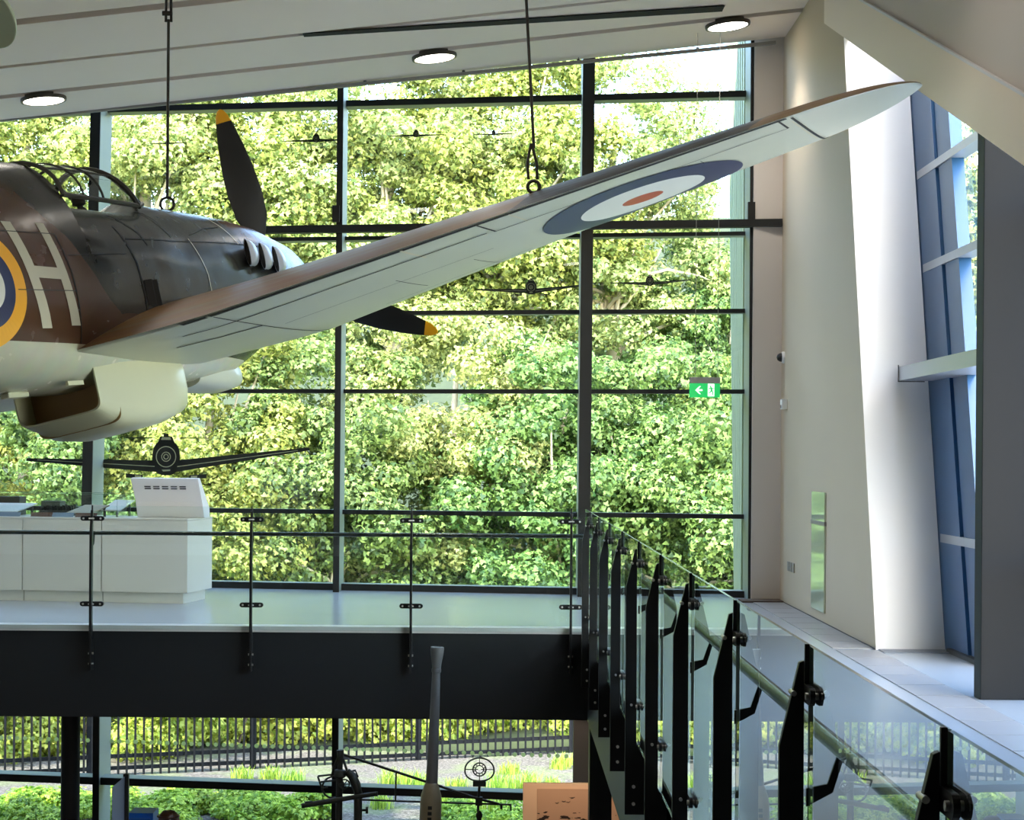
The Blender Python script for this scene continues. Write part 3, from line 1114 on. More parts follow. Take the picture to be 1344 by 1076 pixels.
# exhaust stubs, three a side
for s in (1, -1):
    for i, x0 in enumerate((-1.43, -1.17, -.92)):
        m = MB()
        rings = []
        for t in range(7):
            u = t / 6
            x = x0 + .26 - u * .30
            out = .40 + .12 * math.sin(u * PI * .55)
            tk = .075 - .052 * u
            hz = .085 + .03 * u
            zc = .10 - .02 * i
            rings.append([B(x, s * (out + tk * math.cos(a)), zc + hz * math.sin(a)) for a in [2 * PI * k / 16 for k in range(16)]])
        m.loft(rings, cap=False)
        inner = [[p + (Vector((.01, 0, 0))) for p in rings[-1]]]
        o = m.build('exhaust_stub', M_exh, plane_, smooth=50, local=True)
        m = MB()
        m.loft([[B(x0 - .036, s * (.517 + .019 * math.cos(a)), .10 - .02 * i + .106 * math.sin(a)) for a in [2 * PI * k / 16 for k in range(16)]],
                [B(x0 - .03, s * (.517 + .019 * math.cos(a)), .10 - .02 * i + .106 * math.sin(a)) for a in [2 * PI * k / 16 for k in range(16)]]])
        m.build('exhaust_mouth', M_line, o, local=True)

# cockpit, seat and framed canopy
m = MB()
m.box(B(-3.86, .2, .3), B(-3.80, -.2, .62)).box(B(-3.8, .11, .50), B(-3.74, -.11, .70)).build('pilot_seat', M_cfr, plane_, bevel=.02, local=True)
m = MB()
m.lathe(B(-3.05, 0, .40), (0, 0, 1), [(0, .02), (.12, .02), (.13, .05), (.2, .05), (.21, .03)], 12).build('gun_sight', M_line, plane_, local=True)


CAN = [(-3.90, .47, .36, .33), (-3.62, .46, .36, .355), (-3.32, .45, .355, .37), (-3.06, .45, .35, .385), (-2.96, .45, .35, .36)]
def can_ring(x, zs, w, h, n=20, lean=0.0):
    r = []
    for k in range(n + 1):
        a = PI * k / n
        ca, sa = math.cos(a), math.sin(a)
        r.append(B(x - lean * abs(sa), w * math.copysign(abs(ca) ** (2 / 1.9), ca), zs + h * abs(sa) ** (2 / 2.0)))
    return r
m = MB()
hoops = [can_ring(-3.90, .455, .37, .31), can_ring(-3.60, .455, .365, .33), can_ring(-3.32, .455, .36, .335), can_ring(-2.80, .45, .345, .345, lean=.20)]
m.loft(hoops, cap=False, closed=False)
m.build('canopy_glass', M_canopy, plane_, smooth=60, local=True)
m = MB()
tri = []
hp = hoops[-1]
wf = [B(-2.74 + .22 * 0, .30, .44)]
n_ = len(hp)
front = []
for k in range(n_):
    a = PI * k / (n_ - 1)
    front.append(B(-2.78 + .30 * math.sin(a), .34 * math.cos(a), .44 + .10 * math.sin(a)))
m.loft([hp, front], cap=False, closed=False)
m.build('windscreen_glass', M_canopy, plane_, smooth=60, local=True)
m = MB()
for h, r in zip(hoops, (.016, .009, .010, .022)):
    m.tube([p * 1.0 for p in h], r, 6)
m.tube([hoops[i][0] for i in range(4)], .018, 6)
m.tube([hoops[i][-1] for i in range(4)], .018, 6)
for fr in (.27, .73):
    k = int(fr * 20)
    m.tube([h[k] for h in hoops], .008, 6)
    m.tube([hoops[-1][k], front[k]], .016, 6)
m.tube(front, .014, 6)
m.build('canopy_frame', M_cfr, plane_, smooth=50, local=True)

# wings: section lofts, camouflaged above, pale below
WT = dict(xr=-4.218, xt=-3.727, cr=2.508, ct=1.513, zr=-.659, zt=-.318, inc=.053, tr=.191, tt=.128, cam=.02)


def wing_pt(y, t, up, off=0.0):
    """t: 0 leading edge .. 1 trailing edge"""
    a = (y - 1.4) / (5.75 - 1.4)
    a_z = max(a, -.02)
    ac = max(a, -.02)
    c = WT['cr'] + (WT['ct'] - WT['cr']) * ac
    xte = WT['xr'] + (WT['xt'] - WT['xr']) * ac
    z0 = WT['zr'] + (WT['zt'] - WT['zr']) * a_z
    th = WT['tr'] + (WT['tt'] - WT['tr']) * max(a, 0)
    tip0, tip1 = 5.35, 6.13
    lift = 0.0
    if y > tip0:
        q = (y - tip0) / (tip1 - tip0)
        e = math.sqrt(max(0.0, 1 - q ** 2.3))
        xc = xte + c * (.50 + .0 * q)
        xle, xt2 = xc + (c * .5) * e, xc - (c * .5) * e
        c, xte = max(xle - xt2, .004), xt2
        th *= (.35 + .65 * e)
        lift = q * q * .03
    yt = 5 * (.2969 * math.sqrt(max(t, 0)) - .126 * t - .3516 * t ** 2 + .2843 * t ** 3 - .1015 * t ** 4)
    cl = WT['cam'] * 4 * t * (1 - t)
    zz = (cl + yt * th if up else cl - yt * th)
    return (xte + (1 - t) * c, y, z0 + lift + zz * c + WT['inc'] * (1 - t) * c + (off if up else -off))


TS = [((1 - math.cos(PI * k / 18)) / 2) for k in range(19)]
YS = [0.0, .4, .8, 1.1, 1.4] + [1.4 + (5.35 - 1.4) * k / 12 for k in range(1, 13)] + [5.35 + .78 * (1 - (1 - k / 12) ** 1.8) for k in range(1, 13)]
def lower_strip(m, pts, w, mi=0, up=False, s=1, off=.0035):
    """pts: (y, t) along the line on a wing surface"""
    for (ya, ta), (yb, tb) in zip(pts, pts[1:]):
        n = max(2, int(abs(yb - ya) / .25) + int(abs(tb - ta) / .06))
        prev = None
        for i in range(n + 1):
            y, t = ya + (yb - ya) * i / n, ta + (tb - ta) * i / n
            along_y = abs(yb - ya) > abs(tb - ta) * 2
            if along_y:
                e = [wing_pt(y, t - w / 4.2, up, off), wing_pt(y, t + w / 4.2, up, off)]
            else:
                e = [wing_pt(y - w / 2, t, up, off), wing_pt(y + w / 2, t, up, off)]
            e = [B(p[0], p[1] * s, p[2]) for p in e]
            if prev:
                m.add([prev[0], prev[1], e[1], e[0]], [(0, 1, 2, 3)], mi)
            prev = e


for s in (1, -1):
    m = MB()
    n = len(TS)
    rings = []
    for y in YS:
        up = [wing_pt(y, t, True) for t in reversed(TS)]
        lo = [wing_pt(y, t, False) for t in TS[1:-1]]
        rings.append([B(p[0], p[1] * s, p[2]) for p in up + lo])
    m.loft(rings, cap=True)
    N = len(rings[0])
    cnt = 0
    for i in range(len(rings) - 1):
        for j in range(N):
            m.m[cnt] = 0 if j < n - 2 else 1
            cnt += 1
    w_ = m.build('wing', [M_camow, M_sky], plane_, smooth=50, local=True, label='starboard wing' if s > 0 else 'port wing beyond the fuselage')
    m = MB()
    for pts, w in (([(3.3, .80), (5.3, .78)], .016), ([(5.3, .78), (5.3, .99)], .02), ([(3.3, .80), (3.3, .99)], .02), ([(5.38, .02), (5.38, .98)], .024),
                   ([(1.42, .05), (1.42, .97)], .014), ([(1.0, .84), (3.25, .82)], .02), ([(.75, .70), (1.42, .68)], .026), ([(1.5, .60), (3.1, .56)], .008),
                   ([(2.0, .3), (3.2, .28)], .008), ([(3.2, .2), (5.2, .22)], .007), ([(2.4, .35), (2.4, .62)], .010), ([(2.9, .1), (2.9, .5)], .008), ([(4.7, .1), (4.7, .75)], .007)):
        m = MB(); lower_strip(m, pts, w * .75, 0, False, s); m.build('panel_line', M_line, w_, local=True)
    for pts, w in (([(2.78, .78), (2.78, .99)], .02), ([(3.52, .80), (3.52, .98)], .012), ([(5.36, .3), (5.36, .9)], .012)):
        m = MB(); lower_strip(m, pts, w, 0, False, s); m.build('worn_seam', M_pale, w_, local=True)
    m = MB(); lower_strip(m, [(1.2, .985), (5.35, .985)], .05, 0, False, s, .002); m.build('trailing_edge', M_line, w_, local=True)
    m = MB()
    for mi, (r0, r1) in enumerate(((.44, .71), (.145, .44), (.001, .145))):
        vs, fs = [], []
        K = 72
        J = 4
        for k in range(K):
            a = 2 * PI * k / K
            for j in range(J + 1):
                r = r0 + (r1 - r0) * j / J
                y = 4.15 + r * math.sin(a)
                x = -2.87 + r * math.cos(a)
                le, te_ = wing_pt(y, 0, False)[0], wing_pt(y, 1, False)[0]
                t = min(.999, max(.001, (le - x) / (le - te_)))
                p = wing_pt(y, t, False, .005)
                vs.append(B(p[0], p[1] * s, p[2]))
        for k in range(K):
            for j in range(J):
                a0, b0 = k * (J + 1) + j, ((k + 1) % K) * (J + 1) + j
                fs.append((a0, a0 + 1, b0 + 1, b0))
        m.add(vs, fs, mi)
    m.build('wing_roundel', [M_bluep, M_whitep, M_redp], w_, local=True, label='blue, white and red roundel under the wing')

# belly radiator: open at the back
def rad_ring(x, w, zt, zb, n=9.0, k=28, inset=0.0):
    zc, h = (zt + zb) / 2, (zt - zb) / 2 - inset
    r = []
    for i in range(k):
        a = 2 * PI * i / k
        ca, sa = math.cos(a), math.sin(a)
        ee = n if sa > 0 else min(n, 4.6 if x > -3.7 else 8.0)
        r.append(B(x, (w - inset) * math.copysign(abs(ca) ** (2 / ee), ca), zc + h * math.copysign(abs(sa) ** (2 / ee), sa)))
    return r
RR = [(-2.54, .22, -.68, -.95), (-2.57, .30, -.66, -1.05), (-2.70, .355, -.64, -1.14), (-2.95, .37, -.62, -1.19), (-3.3, .37, -.62, -1.22), (-3.62, .365, -.62, -1.20), (-3.95, .34, -.62, -1.07)]
m = MB()
m.loft([rad_ring(*r) for r in RR], cap=False)
m.loft([rad_ring(*r, inset=.012) for r in RR[::-1]], cap=False)
nn = 28
m.loft([rad_ring(*RR[-1]), rad_ring(*RR[-1], inset=.012)], cap=False)
m.add(rad_ring(*RR[0]), [tuple(range(nn))])
m.add(rad_ring(-3.72, .352, -.62, -1.165), [tuple(range(nn))], 1)
m.build('radiator', [M_rad, M_radin], plane_, smooth=45, local=True)
m = MB()
m.box(B(-4.6, .05, -.86), B(-4.35, -.02, -.90)).build('drain_fairing', M_rad, plane_, bevel=.012, local=True)
MB().box(B(-4.25, .30, -.85), B(-4.05, .28, -.88)).build('vent_strip', M_rad, plane_, local=True)
# carburettor intake ahead of it
m = MB()
ii = [(-2.05, .16, -.70, -.90), (-1.7, .18, -.68, -.94), (-1.45, .17, -.70, -.95), (-1.28, .14, -.74, -.93), (-1.22, .10, -.78, -.90)]
m.loft([rad_ring(*r, n=3.0, k=24) for r in ii])
m.build('air_intake', M_sky, plane_, smooth=50, local=True)
m = MB()
m.prism([B(-2.3, .05, -.80), B(-1.5, .0, -.775), B(-1.45, -.10, -.775), B(-2.25, -.05, -.80)], (0, 0, -.02))
m.build('wheel_bay', M_line, plane_, local=True)

# propeller: hub, spinner, three blades with yellow tips
m = MB()
m.lathe(B(-.02, -.0, -.02), (1, 0, 0), [(0, .345), (.08, .345), (.22, .30), (.36, .19), (.44, .07), (.46, 0)], 32)
m.build('spinner', M_camo, plane_, smooth=50, local=True)
PH = math.radians(92.0)
for i in range(3):
    ph = math.radians((94.5, -28.5, -152.0)[i])
    e_r = Vector((0, math.cos(ph), math.sin(ph)))
    e_t = Vector((0, math.sin(ph), -math.cos(ph)))      # starboard-going edge
    m = MB()
    rings = []
    stations = [(.22, .07, .07, 60), (.40, .12, .06, 52), (.62, .29, .05, 42), (.85, .315, .036, 34), (1.08, .285, .026, 28), (1.30, .225, .02, 24), (1.45, .17, .015, 22), (1.512, .142, .012, 21), (1.518, .14, .012, 21), (1.58, .11, .01, 20), (1.625, .062, .008, 20), (1.64, .018, .005, 20)]
    ft = []
    for r, ch, th, tw in stations:
        tw = math.radians(tw)
        d = Vector((math.sin(tw), 0, 0)) + e_t * math.cos(tw)
        nn_ = Vector((math.cos(tw), 0, 0)) - e_t * math.sin(tw)
        c_ = e_r * r 
        ring = []
        for k in range(16):
            a = 2 * PI * k / 16
            v = c_ + d * (ch / 2 * math.cos(a)) + nn_ * (th / 2 * math.sin(a))
            ring.append(B(*v))
        rings.append(ring)
    m.loft(rings)
    for fi in range(len(m.m) - 2):
        if fi // 16 >= 8:
            m.m[fi] = 1
    m.m[-1] = 1
    m.build('propeller_blade', [M_blade, M_yellow], plane_, smooth=40, local=True, label='black propeller blade with a yellow tip')

# tail (outside the picture, but part of the aircraft)
for s in (1, -1):
    m = MB()
    prof = [(-8.3, .05), (-8.42, .9), (-8.65, 1.5), (-8.95, 1.67), (-9.25, 1.5), (-9.35, .9), (-9.3, .05)]
    m.prism([B(x, y * s, .20) for x, y in prof], (0, 0, .07))
    m.build('tailplane', M_camow, plane_, bevel=.02, local=True)
m = MB()
m.prism([B(x, -.03, z) for x, z in ((-8.1, .25), (-8.6, 1.0), (-8.95, 1.28), (-9.35, 1.2), (-9.6, .7), (-9.55, -.1), (-9.1, -.15))], B(0, .06, 0))
m.build('tail_fin', M_camo, plane_, bevel=.02, local=True)

# suspension wires
M_wire = mat('dark_wire', lin(58, 54, 48), 0.5, metal=0.4)
hook = aw(-1.69, 0, .55)
t = thing('suspension_wire', 'dark steel wire with turnbuckle holding up the aircraft nose', 'wire', hook)
top = Vector((hook.x, hook.y, CZ(hook.x)))
m = MB()
m.tube([hook + Vector((0, 0, .13)), top - Vector((0, 0, .45))], .012, 8).build('wire', M_wire, t, smooth=60)
m = MB()
for dx in (-.022, .022):
    m.tube([top + Vector((dx, 0, -.47)), top + Vector((dx * .7, 0, -.05))], .011, 8)
m.tube([top, top - Vector((0, 0, .14))], .045, 10).tube([top - Vector((.05, 0, .40)), top - Vector((-.03, 0, .40))], .02, 8)
m.build('turnbuckle', M_wire, t, smooth=60)
MB().ring(hook + Vector((0, 0, .07)), (1, 0, 0), (0, 0, 1), .055, .012, 20).build('eye_ring', M_wire, t, smooth=60)
hook = aw(-3.30, 3.52, -.345)
top = P(676.5, -22, hook.y - .05)
top.z = CZ(top.x)
top.x -= .0
t = thing('suspension_wire', 'slanting dark wire with shackle holding up the long wing', 'wire', hook)
MB().tube([hook + Vector((0, 0, .33)) + (top - hook) * .0, top], .010, 8).build('wire', M_wire, t, smooth=60)
m = MB()
dv = (top - hook).normalized()
for dx in (-.032, .032):
    m.tube([hook + dv * .12 + Vector((dx * .9, 0, 0)), hook + dv * .22 + Vector((dx, 0, 0)), hook + dv * .30 + Vector((dx * .5, 0, 0)), hook + dv * .36], .010, 8)
m.build('shackle', M_wire, t, smooth=60)
MB().ring(hook + Vector((0, 0, .07)), (1, 0, 0), (0, 0, 1), .04, .012, 18).build('eye_ring', M_wire, t, smooth=60)

# another aircraft's wing tip hanging at the top left corner
q = P(18.5, 20, 12.0)
t = thing('hanging_wing', 'pale green rounded wing tip of another aircraft close under the ceiling', 'aircraft wing', q)
m = MB()
o_ = []
for k in range(17):
    a = -PI / 2 + PI * k / 16
    o_.append((.16 * math.cos(a) - .16, .34 * math.sin(a) * (1 if a < 0 else .9)))
pts = [(-2.6, -1.0)] + [(x, y) for x, y in o_] + [(-2.6, .45)]
tilt = math.radians(26)
poly = [q + Vector((x, y * math.cos(tilt), -(-y) * math.sin(tilt) * -1 - .02)) for x, y in pts]
m.prism(poly, (0.0, 0.02, .035))
m.build('wing_panel', mat('pale_green_wing', lin(196, 206, 168), .4), t, bevel=.01)
m = MB()
for x in (-.8, -2.2):
    pp = q + Vector((x, 0, 0))
    m.tube([pp, (pp.x, pp.y, CZ(pp.x))], .008, 6)
m.build('wire', M_wire, t)


# ------------------------------------------------------------------ decals of head-on fighters on the big window
def decal(px, py, wpx, label, slope_=0.075, det=True):
    p = wx(px, py, .655)
    sc_ = wpx * p.y / FPX / 2.0            # half span in metres
    n = Vector((0.168, 1, 0)).normalized()
    ex = Vector((n.y, -n.x, 0))
    ez = Vector((0, 0, 1))
    m = MB()

    def poly(pts, mi=0, o=0.0):
        k = len(pts)
        vs = [p + ex * (a * sc_) + ez * (b_ * sc_) - n * (.0015 + o) for a, b_ in pts]
        m.add(vs, [tuple(range(k))], mi)

    def ell(cx_, cy_, rx, ry, mi=0, o=0.0, e=2.0, N=28):
        pts = []
        for k in range(N):
            a = 2 * PI * k / N
            pts.append((cx_ + rx * math.copysign(abs(math.cos(a)) ** (2 / e), math.cos(a)), cy_ + ry * math.copysign(abs(math.sin(a)) ** (2 / e), math.sin(a))))
        poly(pts, mi, o)

    def bar(a, b_, w0, w1, mi=0, o=0.0):
        d = Vector((b_[0] - a[0], b_[1] - a[1])).normalized()
        q = Vector((-d.y, d.x))
        poly([(a[0] + q.x * w0, a[1] + q.y * w0), (a[0] - q.x * w0, a[1] - q.y * w0), (b_[0] - q.x * w1, b_[1] - q.y * w1), (b_[0] + q.x * w1, b_[1] + q.y * w1)], mi, o)
    for s in (-1, 1):
        bar((s * .05, -.078), (s * 1.0, -.078 + slope_ * 1.0 + (.05 if s > 0 else -.035) * slope_ / .075), .040, .010)
        bar((s * .08, -.078), (s * .92, -.078 + slope_ * .92 + (.045 if s > 0 else -.03) * slope_ / .075), .0025, .0015, 1, .0006)
    ell(0, -.02, .098, .118, e=2.6)
    poly([(-.07, .06), (-.042, .125), (.042, .125), (.07, .06)])
    if det:
        poly([(-.036, .102), (-.030, .120), (.030, .120), (.036, .102)], 1, .0006)
        for r0 in (.072, .034, .019):
            pts = []
            K = 28
            vs, fs = [], []
            for k in range(K):
                a = 2 * PI * k / K
                for r in (r0, r0 - .006):
                    vs.append(p + ex * (r * math.cos(a) * sc_) + ez * ((-.012 + r * math.sin(a)) * sc_) - n * .0023)
            for k in range(K):
                j = (k + 1) % K
                fs.append((2 * k, 2 * k + 1, 2 * j + 1, 2 * j))
            m.add(vs, fs, 1)
        for s in (-1, 1):
            bar((s * .10, .115), (s * .30, .115), .0035, .0025)
            ell(s * .105, -.055, .02, .014)
            poly([(s * .165, -.135), (s * .165, -.16), (s * .285, -.155), (s * .285, -.128)])
            poly([(s * .175, -.14), (s * .175, -.153), (s * .22, -.151), (s * .22, -.138)], 1, .0006)
        bar((.0, .122), (.0, .145), .02, .016)
        poly([(-.03, -.1), (-.02, -.112), (.03, -.108), (.03, -.098)], 1, .0006)
    o = m.build('aircraft_decal', [M_decal, M_dot])
    tag(o, label, 'window decal', 'head-on fighter decals on the window')
    return o


decal(218, 597, 388, 'largest black head-on fighter decal, on the glass behind the white kiosk')
decal(697, 376, 150, 'small black head-on fighter decal on the glass above the lower propeller tip', .06)
decal(853, 368, 106, 'small black head-on fighter decal on the glass between thick mullion and exit sign', .05)
decal(415, 181, 92, 'tiny head-on fighter decal high on the glass between propeller and slender mullion', .01)
decal(546, 175, 76, 'tiny head-on fighter decal high on the glass between slender mullion and slanting wire', .01)
decal(648, 174, 54, 'faintest tiny head-on fighter decal beside the slanting wire, high on the glass', .01)
decal(220, 186, 54, 'tiny black head-on fighter decal behind the nose suspension wire', .01)


# ------------------------------------------------------------------ exit sign
E_Y = 20.3
M_exit = mat('exit_green', lin(0, 150, 70), 0.4, emit=(lin(0, 190, 90), 0.55))
M_exitw = mat('exit_white', lin(240, 245, 240), 0.4, emit=((.9, 1, .95, 1), 0.7))
ce = P(925, 512, E_Y)
t = thing('exit_sign', 'green hanging exit sign with white arrow and running figure', 'exit sign', ce)
hw = 20.0 * E_Y / FPX
k_ = E_Y / FPX
m = MB()
m.box((ce.x - hw, ce.y, ce.z - 9.5 * k_), (ce.x + hw, ce.y + .025, ce.z + 9.0 * k_))
m.build('sign_face', M_exit, t, bevel=.003)
m = MB()
m.box((ce.x - hw, ce.y - .012, ce.z + 9.2 * k_), (ce.x + hw, ce.y + .04, ce.z + 17 * k_))
m.build('sign_housing', M_rail, t, bevel=.003)
def flat(m, pts, yo=-.003, mi=0):
    m.prism([(ce.x + a * k_, ce.y + yo, ce.z + b_ * k_) for a, b_ in pts], (0, .003, 0), mi)
m = MB()
flat(m, [(-12.5, 0), (-7, 5.2), (-5, 5.2), (-9, 1.1), (-3, 1.1), (-3, -1.1), (-9, -1.1), (-5, -5.2), (-7, -5.2)])
m.build('arrow', M_exitw, t, label='white arrow')
m = MB()
flat(m, [(4, -8), (12.5, -8), (12.5, 8.4), (4, 8.4)], -.003)
m.build('doorway', M_exitw, t)
m = MB()
pts = [(7.6 + 1.1 * math.cos(2 * PI * k / 12), 4.9 + 1.1 * math.sin(2 * PI * k / 12)) for k in range(12)]
flat(m, pts, -.006)
def limb(a, b_, w):
    d = Vector((b_[0] - a[0], b_[1] - a[1])).normalized()
    flat(m, [(a[0] - d.y * w, a[1] + d.x * w), (a[0] + d.y * w, a[1] - d.x * w), (b_[0] + d.y * w, b_[1] - d.x * w), (b_[0] - d.y * w, b_[1] + d.x * w)], -.006)
limb((8, 3.8), (9, -.6), 1.2)
limb((8, 3.3), (5.6, 2.4), .6); limb((5.6, 2.4), (5, .6), .5)
limb((8.4, 3.2), (10.8, 1.8), .6); limb((10.8, 1.8), (12, 3), .5)
limb((8.8, -.2), (7, -3), .8); limb((7, -3), (4.8, -3.4), .65)
limb((9.1, -.4), (10.6, -3), .8); limb((10.6, -3), (10.8, -6.6), .65)
m.build('running_figure', M_exit, t, label='green running figure in a white doorway')
m = MB()
for dx in (-12.5, 17):
    pp = Vector((ce.x + dx * k_, ce.y + .01, ce.z + 17 * k_))
    m.tube([pp, (pp.x, pp.y, CZ(pp.x) + .01)], .0035, 6)
m.build('hanging_wire', M_rail, t)

# fittings on the right wall
Yd = P(1021, 469, 20.9)
t = thing('security_camera', 'small black dome camera on a white base high on the wall end', 'camera', (3.07, 20.9, Yd.z))
MB().lathe((3.08, 20.9, Yd.z), (-1, 0, 0), [(0, .065), (.02, .065), (.03, .055)], 20).build('base', M_white, t, smooth=50)
MB().lathe((3.05, 20.9, Yd.z), (-1, 0, 0), [(0, .05), (.025, .044), (.045, .03), (.055, 0)], 20).build('dome', M_black, t, smooth=60)
pb_ = P(1023, 531, 20.7)
t = thing('call_point', 'small white wall box below the dome camera', 'wall box', (3.08, 20.7, pb_.z))
m = MB()
m.box((3.02, 20.64, pb_.z - .05), (3.08, 20.78, pb_.z + .06)).build('box', M_white, t, bevel=.006)
MB().disc((3.018, 20.70, pb_.z - .02), (1, 0, 0), .018, .012, 14).build('button', M_rail, t)
for i, (ya, yb) in enumerate(((20.05, 20.18), (20.21, 20.34), (20.37, 20.50))):
    z = 0.42
    o = MB().box((3.068, ya, z - .05), (3.08, yb, z + .05)).build('wall_socket', M_rail, None, bevel=.003)
    tag(o, 'grey wall socket plate low on the white wall, %s counting from the glossy panel' % ('first', 'second', 'third')[i], 'socket', 'wall sockets')
M_gloss = mat('glossy_wall_panel', lin(196, 204, 176), 0.06, spec=0.8)  # white panel with the green window reflection tinted into its colour
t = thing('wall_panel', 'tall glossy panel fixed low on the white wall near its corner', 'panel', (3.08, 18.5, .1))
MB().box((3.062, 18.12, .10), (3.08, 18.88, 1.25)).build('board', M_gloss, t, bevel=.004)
MB().box((3.058, 18.10, .93), (3.08, 18.90, .97)).build('cross_strip', M_rail, t)


# ------------------------------------------------------------------ ground-floor exhibits
GY = 15.3
M_gun = mat('gun_steel', lin(96, 94, 92), 0.42, metal=0.2, noise=0.15, nscale=12)
M_gunp = mat('gun_olive_metal', lin(140, 126, 98), 0.4, metal=0.1, noise=0.2, nscale=10)
M_gund = mat('dark_gun_metal', lin(44, 46, 40), 0.45, metal=0.4, noise=0.2, nscale=14)
bt, bb = P(574, 849, GY), P(566.5, 1030, GY)
bx = (bb - bt).normalized()
L0 = (bb - bt).length
t = thing('anti_aircraft_gun', 'upright gun barrel with flared muzzle standing before the black beam', 'gun', (bb.x + .1, GY, GZ))
k = GY / FPX
m = MB()
m.lathe(bt, bx, [(0, 8.6 * k), (.02, 9.0 * k), (.05, 8.6 * k), (.13, 6.4 * k), (.17, 5.7 * k), (.175, 6.3 * k), (.20, 6.3 * k), (.205, 5.4 * k), (.25, 5.5 * k), (L0, 8 * k)], 28)
m.add([bt + bx * -.001 + Vector((5.5 * k * math.cos(a), 5.5 * k * math.sin(a), 0)) for a in [2 * PI * i / 20 for i in range(20)]], [tuple(range(20))], 1)
m.build('barrel', [M_gun, M_line], t, smooth=35)
m = MB()
m.lathe(bb - bx * .02, bx, [(0, 7.8 * k), (.03, 10 * k), (.10, 13.2 * k), (.16, 14.2 * k), (1.25, 14.2 * k), (1.3, 10 * k)], 28)
sl = m.build('recoil_sleeve', M_gunp, t, smooth=35)
m = MB()
for i in range(16):
    q = bb + bx * (.17 + i * .045)
    m.box((q.x - 3.2 * k, q.y - 14.6 * k, q.z - .014), (q.x + 2.0 * k, q.y - 13.4 * k, q.z + .014))
m.build('cooling_slots', M_line, sl)
base_p = bb + bx * 1.2
m = MB()
m.lathe((base_p.x, base_p.y, GZ + .12), (0, 0, 1), [(0, .42), (.08, .42), (.1, .3), (.5, .26), (.95, .24), (1.0, .12)], 28)
m.build('pedestal', M_gunp, t, smooth=35)
m = MB()
for a in (0.6, 2.2, 3.75, 5.3):
    m.bar((base_p.x, base_p.y, GZ + .09), (base_p.x + 1.1 * math.cos(a), base_p.y + 1.1 * math.sin(a), GZ + .06), .14, .1)
m.build('outrigger', M_gunp, t)
m = MB()
m.box((base_p.x - .3, base_p.y - .12, base_p.z - .25), (base_p.x + .3, base_p.y + .25, base_p.z + .25)).build('breech', M_gund, t, bevel=.03)

# sight gear of the gun: column, frames, long linkage and ring sight
t2 = thing('gun_sight_gear', 'spindly black sighting gear with ring sight and long linkage bars', 'sight gear', (P(447, 1076, GY).x, GY, GZ))
q = lambda x, y, dy=0.0: P(x, y, GY + dy)
m = MB()
m.tube([q(447, 988, .0), q(446, 1020)], .022, 10).tube([q(445.5, 1018), (q(443, 1076).x, GY, GZ + .1)], .028, 10)
m.lathe(q(446, 1009), (0, 0, -1), [(0, .02), (.01, .045), (.06, .05), (.075, .03)], 16)
m.tube([q(446.5, 984), q(447, 992)], .03, 10)
m.build('column', M_gund, t2, smooth=40)
m = MB()
m.lathe((q(443, 1076).x, GY, GZ), (0, 0, 1), [(0, .34), (.06, .34), (.1, .12), (.4, .06)], 20).build('foot', M_gund, t2, smooth=40)
m = MB()
m.tube([q(446, 989), q(438, 1008), q(435, 1020)], .010, 8).tube([q(448, 989), q(455, 1010), q(464, 1036)], .010, 8)
m.tube([q(417, 1018.5), q(448, 1015)], .008, 8).tube([q(417, 1018.5), q(422.5, 1035), q(430, 1033)], .008, 8).tube([q(421, 1026), q(447, 1023)], .008, 8)
m.tube([q(448, 1013.5), q(466.5, 1011), q(470, 1020)], .008, 8)
m.build('frame_bars', M_gund, t2, smooth=40)
m = MB()
m.ring(q(437, 1033, .05), (1, 0, 0), (0, .3, .95), .085, .008, 28).ring(q(452, 1029, -.03), (1, 0, 0), (0, .5, .85), .04, .006, 24)
for a in range(6):
    m.tube([q(452, 1029, -.03), q(452, 1029, -.03) + Vector((math.cos(a * PI / 3), .5 * math.sin(a * PI / 3), .85 * math.sin(a * PI / 3))) * .04], .004, 6)
m.build('hand_wheel', M_gund, t2, smooth=40)
m = MB()
m.tube([q(455, 1012, -.03), q(462, 1018, -.03), q(467, 1028, -.03), q(470, 1040, -.03), (q(470, 1076).x, GY - .03, GZ + .3)], [.03, .036, .036, .034, .032], 12)
m.build('curved_arm', M_gund, t2, smooth=40)
m = MB()
m.tube([q(396, 1057.5, -.1), q(440, 1050, -.1), q(446, 1049, -.1), q(494, 1041.5, -.1)], [.020, .022, .020, .018], 12)
m.tube([q(400, 1053, -.1), q(410, 1052, -.1)], .008, 8).tube([q(494.5, 1045, -.1), q(494.5, 1039, -.1)], .008, 8)
m.lathe(q(475, 1063), (1, 0, 0), [(0, .01), (.03, .01), (.031, .028), (.05, .028)], 14)
m.build('cross_tube', M_gund, t2, smooth=40)
m = MB()
m.tube([q(449, 989.5), q(627, 1048), q(655, 1055)], .011, 8)
m.tube([q(464, 1049, .0), q(560, 1052.5), q(627, 1054.5), q(671, 1056)], .008, 8)
m.tube([q(520, 1014), q(519, 1050)], .007, 8).tube([q(670.5, 1056), q(670.5, 1064)], .006, 8).tube([q(658, 1056), q(658, 1062)], .01, 8)
m.build('linkage_bars', M_gund, t2, smooth=40)
rc = q(629.3, 1009.7)
m = MB()
k = GY / FPX
pts = []
for i in range(40):
    a = 2 * PI * i / 40
    r = 19 * (1 - .09 * max(0, -math.sin(a)) ** 2) * (1 + .06 * max(0, -math.sin(a)) * abs(math.cos(a)) * 2)
    pts.append(rc + Vector((r * math.cos(a) * k, 0, (r * .82 * math.sin(a) - .5) * k)))
pts.append(pts[0])
m.tube(pts, .0065, 8)
m.ring(rc, (1, 0, 0), (0, 0, 1), 8.6 * k, .0055, 28)
m.ring(rc, (1, 0, 0), (0, 0, 1), 5.2 * k, .004, 24)
